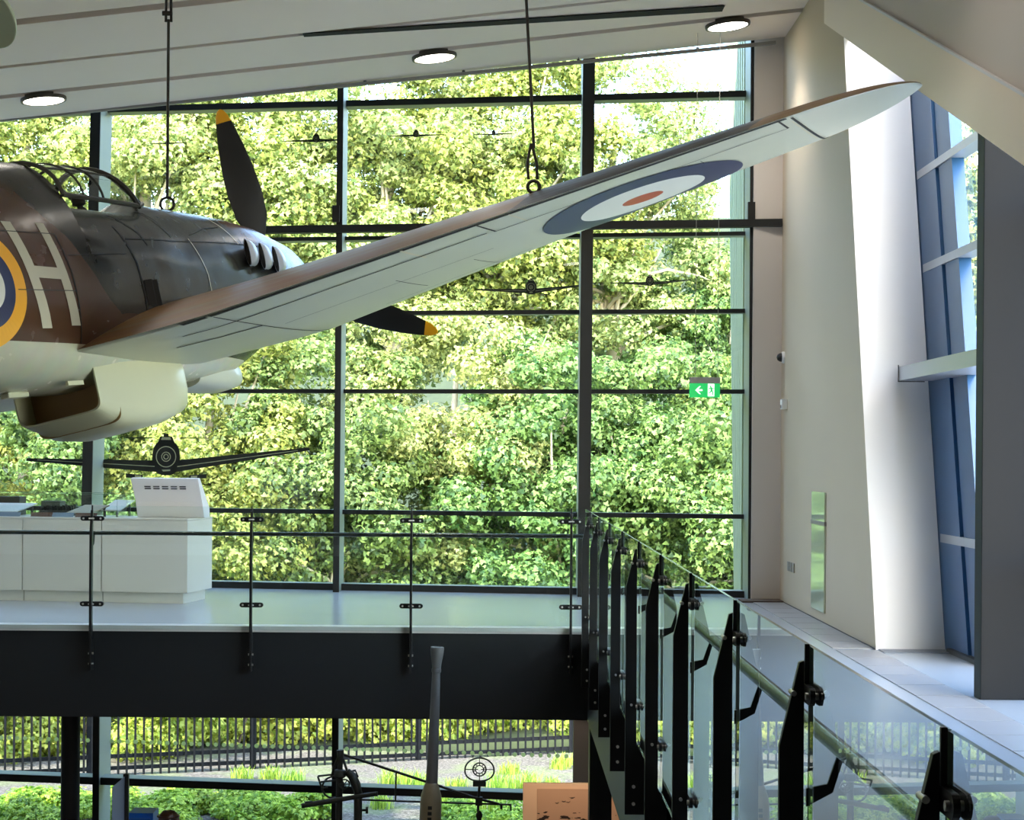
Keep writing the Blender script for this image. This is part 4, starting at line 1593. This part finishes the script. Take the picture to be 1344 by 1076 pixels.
m.tube([rc - Vector((19 * k, 0, 0)), rc - Vector((2 * k, 0, 0))], .004, 6).tube([rc + Vector((2 * k, 0, 0)), rc + Vector((19 * k, 0, 0))], .004, 6)
m.tube([rc - Vector((0, 0, 15 * k)), rc - Vector((0, 0, 6 * k))], .004, 6).tube([rc + Vector((0, 0, 6 * k)), rc + Vector((0, 0, 15 * k))], .003, 6)
for i in range(10):
    a = 2 * PI * i / 10 + .3
    m.tube([rc + Vector((math.cos(a), 0, math.sin(a))) * 5.2 * k, rc + Vector((math.cos(a), 0, math.sin(a))) * 8.6 * k], .004, 6)
rs = m.build('ring_sight', M_gund, t2, smooth=40)
m = MB()
m.box((rc.x - 8.5 * k, GY - .02, rc.z - 22 * k), (rc.x + 8.5 * k, GY + .02, rc.z - 15 * k))
m.box((rc.x - 5 * k, GY - .025, rc.z - 47 * k), (rc.x + 4 * k, GY + .025, rc.z - 36 * k))
m.tube([rc - Vector((0, 0, 21 * k)), rc - Vector((.01, 0, 55 * k))], .011, 8)
m.lathe(rc - Vector((.0, 0, 54 * k)), (0, 0, -1), [(0, .01), (.03, .028), (.05, .026), (.09, .008), (.5, .02)], 14)
m.tube([rc - Vector((0, 0, 60 * k)), (rc.x, GY, GZ + .02)], .02, 8)
m.build('sight_post', M_gund, rs, smooth=40)

# photograph panel
M_orange = mat('warm_lit_board', lin(238, 204, 172), 0.5)  # white board with warm lamplight mixed into its base colour
M_photo = bpy.data.materials.new('wreckage_photo')
M_photo.use_nodes = True
_n, _l = M_photo.node_tree.nodes, M_photo.node_tree.links
_b = _n['Principled BSDF']
_b.inputs['Roughness'].default_value = 0.5
_tc = _n.new('ShaderNodeTexCoord')
_sep = _n.new('ShaderNodeSeparateXYZ')
_l.new(_tc.outputs['Generated'], _sep.inputs[0])
_mp = _n.new('ShaderNodeMapping')
_mp.inputs['Scale'].default_value = (3, 1, 9)
_l.new(_tc.outputs['Generated'], _mp.inputs[0])
_nz = _n.new('ShaderNodeTexNoise')
_nz.inputs['Scale'].default_value = 2.2
_nz.inputs['Detail'].default_value = 6
_l.new(_mp.outputs[0], _nz.inputs['Vector'])
_ad = _n.new('ShaderNodeMath'); _ad.operation = 'MULTIPLY_ADD'
_ad.inputs[1].default_value = -0.9
_ad.inputs[2].default_value = 0.98
_l.new(_sep.outputs['Z'], _ad.inputs[0])
_m2 = _n.new('ShaderNodeMath'); _m2.operation = 'LESS_THAN'
_sb = _n.new('ShaderNodeMath'); _sb.operation = 'MULTIPLY'
_l.new(_ad.outputs[0], _sb.inputs[0]); _sb.inputs[1].default_value = 1.15
_l.new(_nz.outputs['Fac'], _m2.inputs[0])
_l.new(_sb.outputs[0], _m2.inputs[1])
_cl = _n.new('ShaderNodeMath'); _cl.operation = 'LESS_THAN'; _cl.inputs[1].default_value = 0.80
_l.new(_sep.outputs['Z'], _cl.inputs[0])
_mm = _n.new('ShaderNodeMath'); _mm.operation = 'MULTIPLY'
_l.new(_m2.outputs[0], _mm.inputs[0]); _l.new(_cl.outputs[0], _mm.inputs[1])
_mx = _n.new('ShaderNodeMix'); _mx.data_type = 'RGBA'
_mx.inputs[6].default_value = lin(206, 168, 140)
_mx.inputs[7].default_value = lin(44, 30, 26)
_l.new(_mm.outputs[0], _mx.inputs[0])
_l.new(_mx.outputs[2], _b.inputs['Base Color'])
PYp = 19.4
pa, pc = P(686.5, 1028, PYp), P(813, 1130, PYp)
t = thing('photo_panel', 'white exhibition board with a sepia photo of dark wreckage under the deck', 'panel', ((pa.x + pc.x) / 2, PYp, GZ))
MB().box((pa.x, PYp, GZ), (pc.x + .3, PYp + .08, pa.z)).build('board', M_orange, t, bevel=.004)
ph = P(705, 1035, PYp)
MB().box((ph.x, PYp - .006, GZ + .9), (pc.x, PYp - .001, ph.z)).build('photograph', M_photo, t)
m = MB()
rb = random.Random(3)
for (bx_, by_) in ((731, 1054), (740, 1052), (750, 1047.5), (746, 1053), (752, 1047)):
    c_ = P(bx_, by_, PYp)
    for s in (-1, 1):
        m.bar((c_.x, PYp - .009, c_.z), (c_.x + s * .018, PYp - .009, c_.z + .006 + rb.random() * .008), .004, .005, up=(0, 1, 0))
m.build('birds', M_line, t)
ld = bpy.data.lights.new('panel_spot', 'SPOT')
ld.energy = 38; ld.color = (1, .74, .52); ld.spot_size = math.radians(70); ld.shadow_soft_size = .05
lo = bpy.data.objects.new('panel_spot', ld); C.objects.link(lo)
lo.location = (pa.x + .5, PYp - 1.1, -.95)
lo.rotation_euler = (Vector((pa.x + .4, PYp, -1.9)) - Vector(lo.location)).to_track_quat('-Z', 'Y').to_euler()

# columns and the info sign below the deck
def col_(name, cat, label, px, w, Y, round_, m_):
    X = P(px, 1000, Y).x
    m = MB()
    if round_:
        m.lathe((X, Y, GZ), (0, 0, 1), [(0, w / 2), (abs(GZ) - .84, w / 2)], 28)
    else:
        m.box((X - w / 2, Y, GZ), (X + w / 2, Y + w, -.842))
    o = m.build(name, m_, None, smooth=40)
    o['kind'] = 'structure'
    return o
col_('wall_column', '', '', 92.5, .185, 18.9, True, M_slab)
col_('wall_column', '', '', 763, .17, 20.4, False, mat('grey_column', lin(66, 66, 70), .5))
b = MB(); xx = P(774, 1000, 18.0).x
b.box((xx, 18.0, GZ), (xx + .21, 18.3, -.842))
struct(b.build('wall_column', M_black))

SY = 18.2
t = thing('info_sign', 'grey text board on a black post under the deck', 'sign', (P(164, 1076, SY).x, SY, GZ))
m = MB()
pp = P(165, 1016, SY)
m.box((pp.x - .025, SY, GZ), (pp.x + .025, SY + .05, pp.z)).build('post', M_black, t)
a0, a1 = P(147, 1033, SY - .25), P(163, 1019, SY)
m = MB()
bl = [a0, a1, Vector((a1.x, a1.y, a1.z - .42)), Vector((a0.x, a0.y, a0.z - .40))]
M_board = mat('blue_grey_board', lin(118, 128, 146), 0.4)
m.prism(bl, (.006, -.008, 0)).build('board', M_board, t)
m = MB()
for i, (f0, f1) in enumerate(((.3, .72), (.28, .8), (.25, .78), (.22, .8), (.2, .8), (.2, .7))):
    e0 = a0.lerp(a1, f0); e1 = a0.lerp(a1, f1)
    dz = Vector((.0, -.010, -.12 - i * .036))
    m.bar(e0 + dz, e1 + dz, .003, .012)
m.build('text_lines', M_whitep, t)
bp_ = P(185, 1067, 18.4)
t = thing('display_block', 'bright blue display block beside the grey text board', 'block', (bp_.x, 18.4, GZ))
m = MB()
m.box((P(168.5, 1067, 18.4).x, 18.4, GZ), (P(201, 1067, 18.4).x, 18.7, bp_.z)).build('body', mat('bright_blue_panel', lin(20, 92, 186), .4), t, bevel=.006)
MB().box((P(172, 1067, 18.4).x, 18.39, bp_.z - .35), (P(197, 1067, 18.4).x, 18.398, bp_.z - .05)).build('inset', mat('blue_inset', lin(16, 78, 166), .4), t)
hp_ = P(221, 1068, 18.0)
t = thing('flying_helmet', 'dark brown leather flying helmet on a stand by the blue block', 'helmet', (hp_.x, 18.0, GZ))
M_lea = mat('brown_leather', lin(70, 42, 26), 0.35, noise=.3, nscale=20, bump=.3, bscale=30)
m = MB()
rings = []
for z, r in ((0.035, .02), (.03, .055), (.0, .085), (-.05, .10), (-.10, .105), (-.14, .12)):
    rings.append([hp_ + Vector((r * math.cos(a) * (1 + .06 * math.cos(3 * a)), r * math.sin(a), z)) for a in [2 * PI * k / 20 for k in range(20)]])
m.loft(rings).build('crown', M_lea, t, smooth=60)
MB().ring(hp_ + Vector((0, 0, -.02)), (1, 0, 0), (0, 1, 0), .098, .010, 24).build('strap', M_lea, t, smooth=60)
MB().tube([(hp_.x, 18.0, GZ), (hp_.x, 18.0, hp_.z - .12)], .03, 10).build('stand', M_black, t)


# ------------------------------------------------------------------ outdoors: ground, fence, plants, trees
def soil():
    m = mat('gravel_soil', lin(120, 112, 104), 0.95)
    n, l = m.node_tree.nodes, m.node_tree.links
    tc = n.new('ShaderNodeTexCoord')
    t1 = n.new('ShaderNodeTexNoise')
    t1.inputs['Scale'].default_value = 22
    t1.inputs['Detail'].default_value = 8
    t1.inputs['Roughness'].default_value = .75
    l.new(tc.outputs['Object'], t1.inputs['Vector'])
    rp = n.new('ShaderNodeValToRGB')
    e = rp.color_ramp.elements
    e[0].position, e[0].color = .36, lin(44, 38, 32)
    e[1].position, e[1].color = .66, lin(150, 142, 132)
    k = e.new(.5)
    k.color = lin(94, 86, 78)
    l.new(t1.outputs['Fac'], rp.inputs[0])
    t2 = n.new('ShaderNodeTexNoise')
    t2.inputs['Scale'].default_value = 1.3
    l.new(tc.outputs['Object'], t2.inputs['Vector'])
    r2 = n.new('ShaderNodeValToRGB')
    r2.color_ramp.elements[0].position = .48
    r2.color_ramp.elements[1].position = .62
    l.new(t2.outputs['Fac'], r2.inputs[0])
    mx = n.new('ShaderNodeMix')
    mx.data_type = 'RGBA'
    mx.inputs[7].default_value = lin(104, 118, 62)
    mm = n.new('ShaderNodeMath')
    mm.operation = 'MULTIPLY'
    mm.inputs[1].default_value = .45
    l.new(r2.outputs[0], mm.inputs[0])
    l.new(mm.outputs[0], mx.inputs[0])
    l.new(rp.outputs[0], mx.inputs[6])
    l.new(mx.outputs[2], n['Principled BSDF'].inputs['Base Color'])
    bp = n.new('ShaderNodeBump')
    bp.inputs['Strength'].default_value = .9
    l.new(t1.outputs['Fac'], bp.inputs['Height'])
    l.new(bp.outputs['Normal'], n['Principled BSDF'].inputs['Normal'])
    return m
M_soil = soil()
m = MB()
gy = [22.9, 25, 27, 29, 31, 33, 36, 40, 50, 90]
gz = [-3.68, -3.62, -3.56, -3.55, -3.55, -3.5, -3.3, -2.4, 1.5, 13.0]
gx = [-60, -30, -14, -10, -6, -2, 2, 6, 10, 16, 30, 60]
n = len(gx)
M_wood = mat('woodland_floor', lin(58, 66, 36), 0.95, noise=.4, nscale=4)
for lo_, hi_, mm in ((0, 6, M_soil), (5, 10, M_wood)):
    m = MB()
    yy_ = list(zip(gy, gz))[lo_:hi_]
    vs = [(x, y, z + .03 * math.sin(x * 1.3 + y)) for y, z in yy_ for x in gx]
    m.add(vs, [(j * n + i, j * n + i + 1, (j + 1) * n + i + 1, (j + 1) * n + i) for j in range(len(yy_) - 1) for i in range(n - 1)])
    struct(m.build('ground', mm, None, smooth=60))
m = MB()
m.box((4.2, -40, GZ - .3), (60, 22.9, GZ - .05))
struct(m.build('ground', mat('pale_bounce_yard', lin(206, 200, 186), .95, noise=.15, nscale=3)))  # unseen ground, made pale to bounce daylight into the side window

# palisade fence
M_fence = mat('blue_black_fence', lin(13, 15, 19), 0.75, spec=0.25)
def fpt(x, y):
    """fence plane: runs slightly away to the right"""
    Y = 31.0
    for _ in range(6):
        X = P(x, y, Y).x
        Y = 31.6 + (X + 3) * 0.33
    return P(x, y, Y)
def FY(X):
    return 31.6 + (X + 3) * 0.33
fr = thing('garden_fence', 'dark palisade garden fence with two low rails outside the lower glass', 'fence', (-3, FY(-3), -3.5))
zr = fpt(300, 986).z
for dz, lab in ((0, 'upper'), (-.19, 'lower'), (1.25, 'top')):
    MB().bar((-13, FY(-13), zr + dz), (5, FY(5), zr + dz), .045, .06).build('rail', M_fence, fr)
X = -9.6
pitch = .1285
zt_ = zr + 1.45
pk = None
cnt = 0
while X < 1.9 and cnt < 96:
    y = FY(X) - .04
    if pk is None:
        mm_ = MB()
        mm_.box((-.017, -.008, -.31), (.017, .008, 1.35)).add([(-.017, -.008, 1.35), (.017, -.008, 1.35), (.017, .008, 1.35), (-.017, .008, 1.35), (0, 0, 1.42)], [(0, 1, 4), (1, 2, 4), (2, 3, 4), (3, 0, 4)])
        pk = mm_.mesh('picket', M_fence)
    o = bpy.data.objects.new('picket', pk)
    link(o, fr, local=True)
    o.location = Vector((X, y, zr)) - Vector(fr.location)
    X += pitch
    cnt += 1
m = MB()
while X < 5:
    m.box((X - .017, FY(X) - .048, zr - .31), (X + .017, FY(X) - .032, zr + 1.4))
    X += pitch
o = m.build('picket', M_fence, fr)
o['kind'] = 'stuff'
for px in (332, 549, 118, 752, -100):
    p = fpt(px, 990)
    MB().box((p.x - .05, p.y - .03, -3.75), (p.x + .05, p.y + .05, zr + 1.5)).build('post', M_fence, fr)


# foliage --------------------------------------------------------------
def leaf_mat(name, c_dark, c_light, trans=0.45, rough=0.5):
    m = bpy.data.materials.new(name)
    m.use_nodes = True
    n, l = m.node_tree.nodes, m.node_tree.links
    n.clear()
    out = n.new('ShaderNodeOutputMaterial')
    geo = n.new('ShaderNodeNewGeometry')
    oi = n.new('ShaderNodeObjectInfo')
    ramp = n.new('ShaderNodeValToRGB')
    ramp.color_ramp.elements[0].color = c_dark
    ramp.color_ramp.elements[1].color = c_light
    l.new(geo.outputs['Random Per Island'], ramp.inputs[0])
    hsv = n.new('ShaderNodeHueSaturation')
    mr = n.new('ShaderNodeMapRange')
    mr.inputs[3].default_value = 0.485
    mr.inputs[4].default_value = 0.515
    l.new(oi.outputs['Random'], mr.inputs[0])
    l.new(mr.outputs[0], hsv.inputs['Hue'])
    l.new(ramp.outputs[0], hsv.inputs['Color'])
    pb = n.new('ShaderNodeBsdfPrincipled')
    pb.inputs['Roughness'].default_value = rough
    pb.inputs['Specular IOR Level'].default_value = 0.5
    tl = n.new('ShaderNodeBsdfTranslucent')
    l.new(hsv.outputs[0], pb.inputs['Base Color'])
    l.new(hsv.outputs[0], tl.inputs['Color'])
    mx = n.new('ShaderNodeMixShader')
    mx.inputs[0].default_value = trans
    l.new(pb.outputs[0], mx.inputs[1])
    l.new(tl.outputs[0], mx.inputs[2])
    l.new(mx.outputs[0], out.inputs[0])
    return m


M_leafA = leaf_mat('leaf_yellow_green', lin(78, 104, 38), lin(204, 208, 110), .36)
M_leafB = leaf_mat('leaf_green', lin(48, 82, 38), lin(156, 184, 98), .34)
M_leafC = leaf_mat('leaf_pale', lin(92, 116, 54), lin(214, 218, 136), .38)
M_bark = mat('pale_bark', lin(188, 176, 150), 0.85, noise=.25, nscale=6)
M_barkd = mat('dark_bark', lin(84, 72, 58), 0.9, noise=.3, nscale=6)


def leaves(name, mat_, clumps, per, size, seed, up=0.45, spread=1.0):
    """clumps: (x, y, z, r); every leaf is a folded three-lobed blade"""
    rng = np.random.default_rng(seed)
    Cc = np.repeat(np.array([c[:3] for c in clumps]), per, 0)
    Rr = np.repeat(np.array([c[3] for c in clumps]), per)
    N = len(Rr)
    d = rng.normal(size=(N, 3)); d /= np.linalg.norm(d, axis=1)[:, None]
    rad = Rr * (rng.random(N) ** 0.45)
    pos = Cc + d * rad[:, None] * np.array([1, 1, .72])
    nrm = d * .8 + rng.normal(size=(N, 3)) * .5 + np.array([0, -.15, up])
    nrm /= np.linalg.norm(nrm, axis=1)[:, None]
    a = rng.normal(size=(N, 3))
    ax = a - (a * nrm).sum(1)[:, None] * nrm
    ax /= np.linalg.norm(ax, axis=1)[:, None]
    ay = np.cross(nrm, ax)
    s = size * (0.65 + .7 * rng.random(N))
    loc = [(0, 0, 0)]
    quads = []
    for ang, L, w in ((0, 1.0, .30), (math.radians(62), .78, .24), (math.radians(-62), .78, .24)):
        c_, s_ = math.cos(ang), math.sin(ang)
        def rt(x, y, z):
            return (x * c_ - y * s_, x * s_ + y * c_, z)
        b0 = len(loc)
        loc += [rt(.5 * L, w, .10), rt(L, 0, -.12), rt(.5 * L, -w, .10)]
        quads.append((0, b0, b0 + 1, b0 + 2))
    loc = np.array(loc)
    V = pos[:, None, :] + s[:, None, None] * (loc[None, :, 0, None] * ax[:, None, :] + loc[None, :, 1, None] * ay[:, None, :] + loc[None, :, 2, None] * nrm[:, None, :])
    V = V.reshape(-1, 3)
    Q = (np.array(quads)[None] + (np.arange(N) * len(loc))[:, None, None]).reshape(-1, 4)
    me = bpy.data.meshes.new(name)
    me.vertices.add(len(V))
    me.vertices.foreach_set('co', V.ravel().astype(np.float32))
    me.loops.add(Q.size)
    me.loops.foreach_set('vertex_index', Q.ravel().astype(np.int32))
    me.polygons.add(len(Q))
    me.polygons.foreach_set('loop_start', np.arange(0, Q.size, 4, dtype=np.int32))
    me.polygons.foreach_set('loop_total', np.full(len(Q), 4, np.int32))
    me.materials.append(mat_)
    me.update()
    me.validate()
    return me


def crown(seed, rx, ry, rz, n, r0, r1):
    rg = random.Random(seed)
    out = []
    while len(out) < n:
        v = Vector((rg.gauss(0, 1), rg.gauss(0, 1), rg.gauss(0, 1))).normalized()
        if v.y > .55:
            continue
        q = (.62 + .40 * rg.random()) if len(out) % 4 else (.2 + .4 * rg.random())
        out.append((v.x * rx * q, v.y * ry * q, v.z * rz * q, r0 + (r1 - r0) * rg.random()))
    return out


def branches(seed, base_z, cl, k, r):
    rg = random.Random(seed)
    m = MB()
    for c in rg.sample(cl, min(k, len(cl))):
        e = Vector(c[:3]) * rg.uniform(1.05, 1.25)
        s = Vector((rg.uniform(-.2, .2), 0, base_z * rg.uniform(.2, .75)))
        mid = s.lerp(e, .5) + Vector((rg.uniform(-.4, .4), rg.uniform(-.3, .3), rg.uniform(.0, .5)))
        pts = [s, s.lerp(mid, .5) + Vector((0, 0, .1)), mid, mid.lerp(e, .5) + Vector((0, 0, .08)), e]
        m.tube(pts, [r, r * .8, r * .6, r * .4, r * .15], 6)
    return m


TREES = {}
def tree_kind(key, mat_, seed, rx, ry, rz, n, per, size, bark, r0=.5, r1=.95):
    cl = crown(seed, rx, ry, rz, n, r0, r1)
    me = leaves('foliage', mat_, cl, per, size, seed)
    br = branches(seed + 1, -rz, [c for c in cl if c[1] < .3], 26, .05).mesh('branches', bark, smooth=50)
    tk = MB()
    tk.tube([(0, 0, -rz - 2.5), (.1, 0, -rz * .6), (-.05, 0, 0), (.1, 0, rz * .6)], [.2, .17, .12, .05], 10)
    tm = tk.mesh('trunk', bark, smooth=50)
    TREES[key] = (me, br, tm)


tree_kind('a', M_leafA, 11, 2.5, 1.9, 3.6, 130, 460, .077, M_bark, .38, .68)
tree_kind('b', M_leafB, 23, 2.5, 1.9, 3.2, 125, 460, .082, M_bark, .38, .68)
tree_kind('c', M_leafC, 37, 2.6, 1.9, 4.0, 135, 450, .075, M_bark, .38, .7)


def tree(key, x, y, z, s, rz, label, group='trees beyond the fence'):
    t = thing('leafy_tree', label, 'tree', (x, y, -3.4), 0, group)
    for nm, me in zip(('foliage', 'branches', 'trunk'), TREES[key]):
        o = bpy.data.objects.new(nm, me)
        link(o, t, local=True)
        o.location = (0, 0, z + 3.4)
        o.rotation_euler = (0, 0, rz)
        o.scale = (s, s, s)
    return t


#     kind   x     y     z    s    rot
TL = [('a', -10.4, 36.4, 0.6, 1.0, .3, 'yellow-green tree behind the fuselage roundel and radiator'),
      ('b', -8.0, 35.8, .2, 1.0, 1.2, 'mid-green tree behind the white kiosk'),
      ('a', -5.6, 36.0, 0.8, 1.0, .15, 'yellow-green tree between white kiosk and slender mullion'),
      ('b', -3.2, 36.2, .6, 1.0, -.25, 'mid-green tree behind the lower propeller blade'),
      ('c', -1.0, 36.4, .8, .95, -.15, 'pale tree behind the middle pane, under the wing roundel'),
      ('b', 1.1, 36.2, .6, 1.0, .5, 'mid-green tree behind the thick mullion'),
      ('b', 3.4, 36.0, .5, 1.0, -.6, 'mid-green tree behind the exit sign'),
      ('a', 5.8, 36.8, .8, 1.0, -.2, 'yellow-green tree behind the outside wall return'),
      ('b', -12.6, 39.8, 6.0, 1.1, .2, 'mid-green tall tree beyond the showcase end of the deck'),
      ('a', -10.0, 39.6, 6.4, 1.1, 1.0, 'yellow-green tall tree above the canopy of the aircraft'),
      ('c', -7.4, 39.4, 6.6, 1.1, -.5, 'pale leafy tall tree behind the upright propeller blade'),
      ('a', -4.9, 39.8, 6.8, 1.1, .5, 'yellow-green tall tree behind the slender mullion'),
      ('c', -2.4, 39.6, 6.8, 1.08, .6, 'pale tall tree filling the upper middle panes'),
      ('a', .0, 39.9, 6.8, 1.1, -.35, 'yellow-green tall tree behind the slanting wire'),
      ('c', 2.2, 39.6, 6.3, 1.0, .0, 'pale tall tree in the upper panes beside the patch of bright sky'),
      ('b', 4.4, 40.2, 3.4, .85, .9, 'mid-green lower tree below the patch of bright sky'),
      ('a', -13.5, 36.4, 1.0, 1.0, .9, 'yellow-green tree outside past the counter end of the deck'),
      ('b', -16.2, 37.0, .6, 1.1, .5, 'mid-green tree past the far end of the garden fence'),
      ('c', -15.2, 40.5, 6.2, 1.1, .2, 'pale tall tree past the far end of the garden fence'),
      ('a', 9.6, 37.0, 5.0, 1.2, .4, 'yellow-green tree seen through the narrow side window, upper part'),
      ('b', 8.9, 35.6, .8, 1.1, -.4, 'mid-green tree seen through the narrow side window, lower part'),
      ('c', 13.5, 36, 2.5, 1.1, .1, 'pale tree in the yard beyond the narrow side window'),
      ]
for a in TL:
    tree(*a)

# low hedge shrubs right behind the fence
hcl = [(random.Random(i).uniform(-1.6, 1.6), random.Random(i + 50).uniform(-.5, .5), random.Random(i + 90).uniform(-1.1, .9), .55) for i in range(40)]
M_leafH = leaf_mat('leaf_hedge', lin(112, 142, 40), lin(236, 240, 120), .5)  # leaf colour brightened to offset the shade of the trees above
hm = leaves('foliage', M_leafH, hcl, 420, .085, 77)
hm2 = leaves('foliage', M_leafH, hcl, 420, .085, 78)
for i, (x, z, w_) in enumerate(((-10.5, -2.3, 'first'), (-8.0, -2.5, 'second'), (-5.4, -2.3, 'third'), (-2.9, -2.4, 'fourth'), (-.4, -2.4, 'fifth'), (2.1, -2.3, 'sixth'), (4.6, -2.3, 'seventh'))):
    t = thing('hedge_shrub', 'bright leafy shrub right behind the palisade fence, %s in the row' % w_, 'shrub', (x, 34.1 + (x + 3) * .33, -3.5), 0, 'shrubs behind the fence')
    o = bpy.data.objects.new('foliage', hm if i % 2 == 0 else hm2)
    link(o, t, local=True)
    o.location = (0, 0, z + 3.5)
    o.rotation_euler = (0, 0, .25 + .4 * (i % 3))
    m = MB()
    for k in range(5):
        m.tube([(k * .4 - .8, 0, 0), (k * .5 - 1.0, .1, .7), (k * .6 - 1.2, 0, 1.4)], [.03, .02, .008], 6)
    m.build('stems', M_barkd, t, local=True)

# garden bed: low bright plants and grass tufts
M_leafG = leaf_mat('leaf_garden', lin(84, 130, 34), lin(206, 228, 92), .4)
gcl = [(random.Random(i + 7).uniform(-.62, .62), random.Random(i + 57).uniform(-.35, .35), .08 + random.Random(i + 97).uniform(0, .22), .2) for i in range(20)]
gm = leaves('foliage', M_leafG, gcl, 150, .055, 99, up=.9)
GP = [(-6.9, 26.9), (-5.9, 27.3), (-5.0, 26.8), (-4.25, 27.5), (-3.5, 26.9), (-2.9, 27.0), (-6.3, 26.2), (-4.6, 26.2), (-3.2, 26.2), (-.4, 26.2), (.6, 26.3), (1.6, 26.6)]
wl = ['first of the upper row', 'before the round column', 'between round column and text board', 'behind the text board', 'behind the flying helmet', 'beside the sighting gear', 'first of the lower row', 'behind the blue block', 'at the foot of the sighting gear', 'between gun barrel and sight post', 'between sight post and photo board', 'behind the photo board']
for (x, y), w_ in zip(GP, wl):
    t = thing('garden_plant', 'bright green low garden plant outside the lower glass, ' + w_, 'plant', (x, y, -3.58), 0, 'low garden plants')
    o = bpy.data.objects.new('foliage', gm)
    link(o, t, local=True)
    o.rotation_euler = (0, 0, x * 3.1)
    m = MB()
    for k in range(4):
        m.tube([(k * .2 - .3, 0, -.02), (k * .22 - .33, .05, .2)], .008, 5)
    m.build('stems', M_leafG, t, local=True)
def grass_mesh(seed, n, h, r):
    rg = random.Random(seed)
    m = MB()
    for i in range(n):
        a, q = rg.uniform(0, 2 * PI), r * rg.random() ** .6
        b0 = Vector((q * math.cos(a), q * math.sin(a), 0))
        hh = h * rg.uniform(.5, 1)
        ln = Vector((rg.uniform(-.35, .35), rg.uniform(-.35, .35), 0)) * hh
        w = Vector((math.sin(a), -math.cos(a), 0)) * .008
        mid = b0 + ln * .3 + Vector((0, 0, hh * .65))
        tip = b0 + ln * 1.1 + Vector((0, 0, hh))
        m.add([b0 - w, b0 + w, mid + w * .8, mid - w * .8, tip], [(0, 1, 2, 3), (3, 2, 4)])
    return m.mesh('blades', M_leafG, fixn=False)
gms = [grass_mesh(1, 160, .36, .28), grass_mesh(2, 120, .26, .2)]
GT = [(515, 1030, 0), (548, 1033, 0), (600, 1033, 1), (655, 1034, 0), (690, 1033, 0), (725, 1031, 1), (668, 1012, 1), (735, 1005, 1), (585, 1060, 0), (650, 1064, 0), (355, 1020, 1), (385, 1024, 1), (318, 1021, 1), (620, 1068, 0), (500, 1056, 1), (740, 1000, 1)]
for i, (px, py, k_) in enumerate(GT):
    Yg = 2500 * 5.1 / (py + 4 - 602)
    p = P(px, py + 4, Yg)
    t = thing('grass_tuft', 'green grass tuft on the pale garden soil, ' + ['between sighting gear and gun barrel', 'touching the gun barrel', 'between gun barrel and ring sight', 'just past the ring sight', 'before the photo board edge', 'above the photo board', 'thin one under the fence rail', 'thin one near the fence end', 'below the linkage before the sight post', 'below the linkage past the sight post', 'between fence post and sighting gear', 'beside the sighting gear', 'by the fence post', 'lowest by the sight post', 'at the foot of the sighting gear', 'under the fence end'][i], 'grass tuft', (p.x, p.y, -3.57), 0, 'grass tufts')
    o = bpy.data.objects.new('blades', gms[k_])
    link(o, t, local=True)
    o.rotation_euler = (0, 0, i * 1.7)
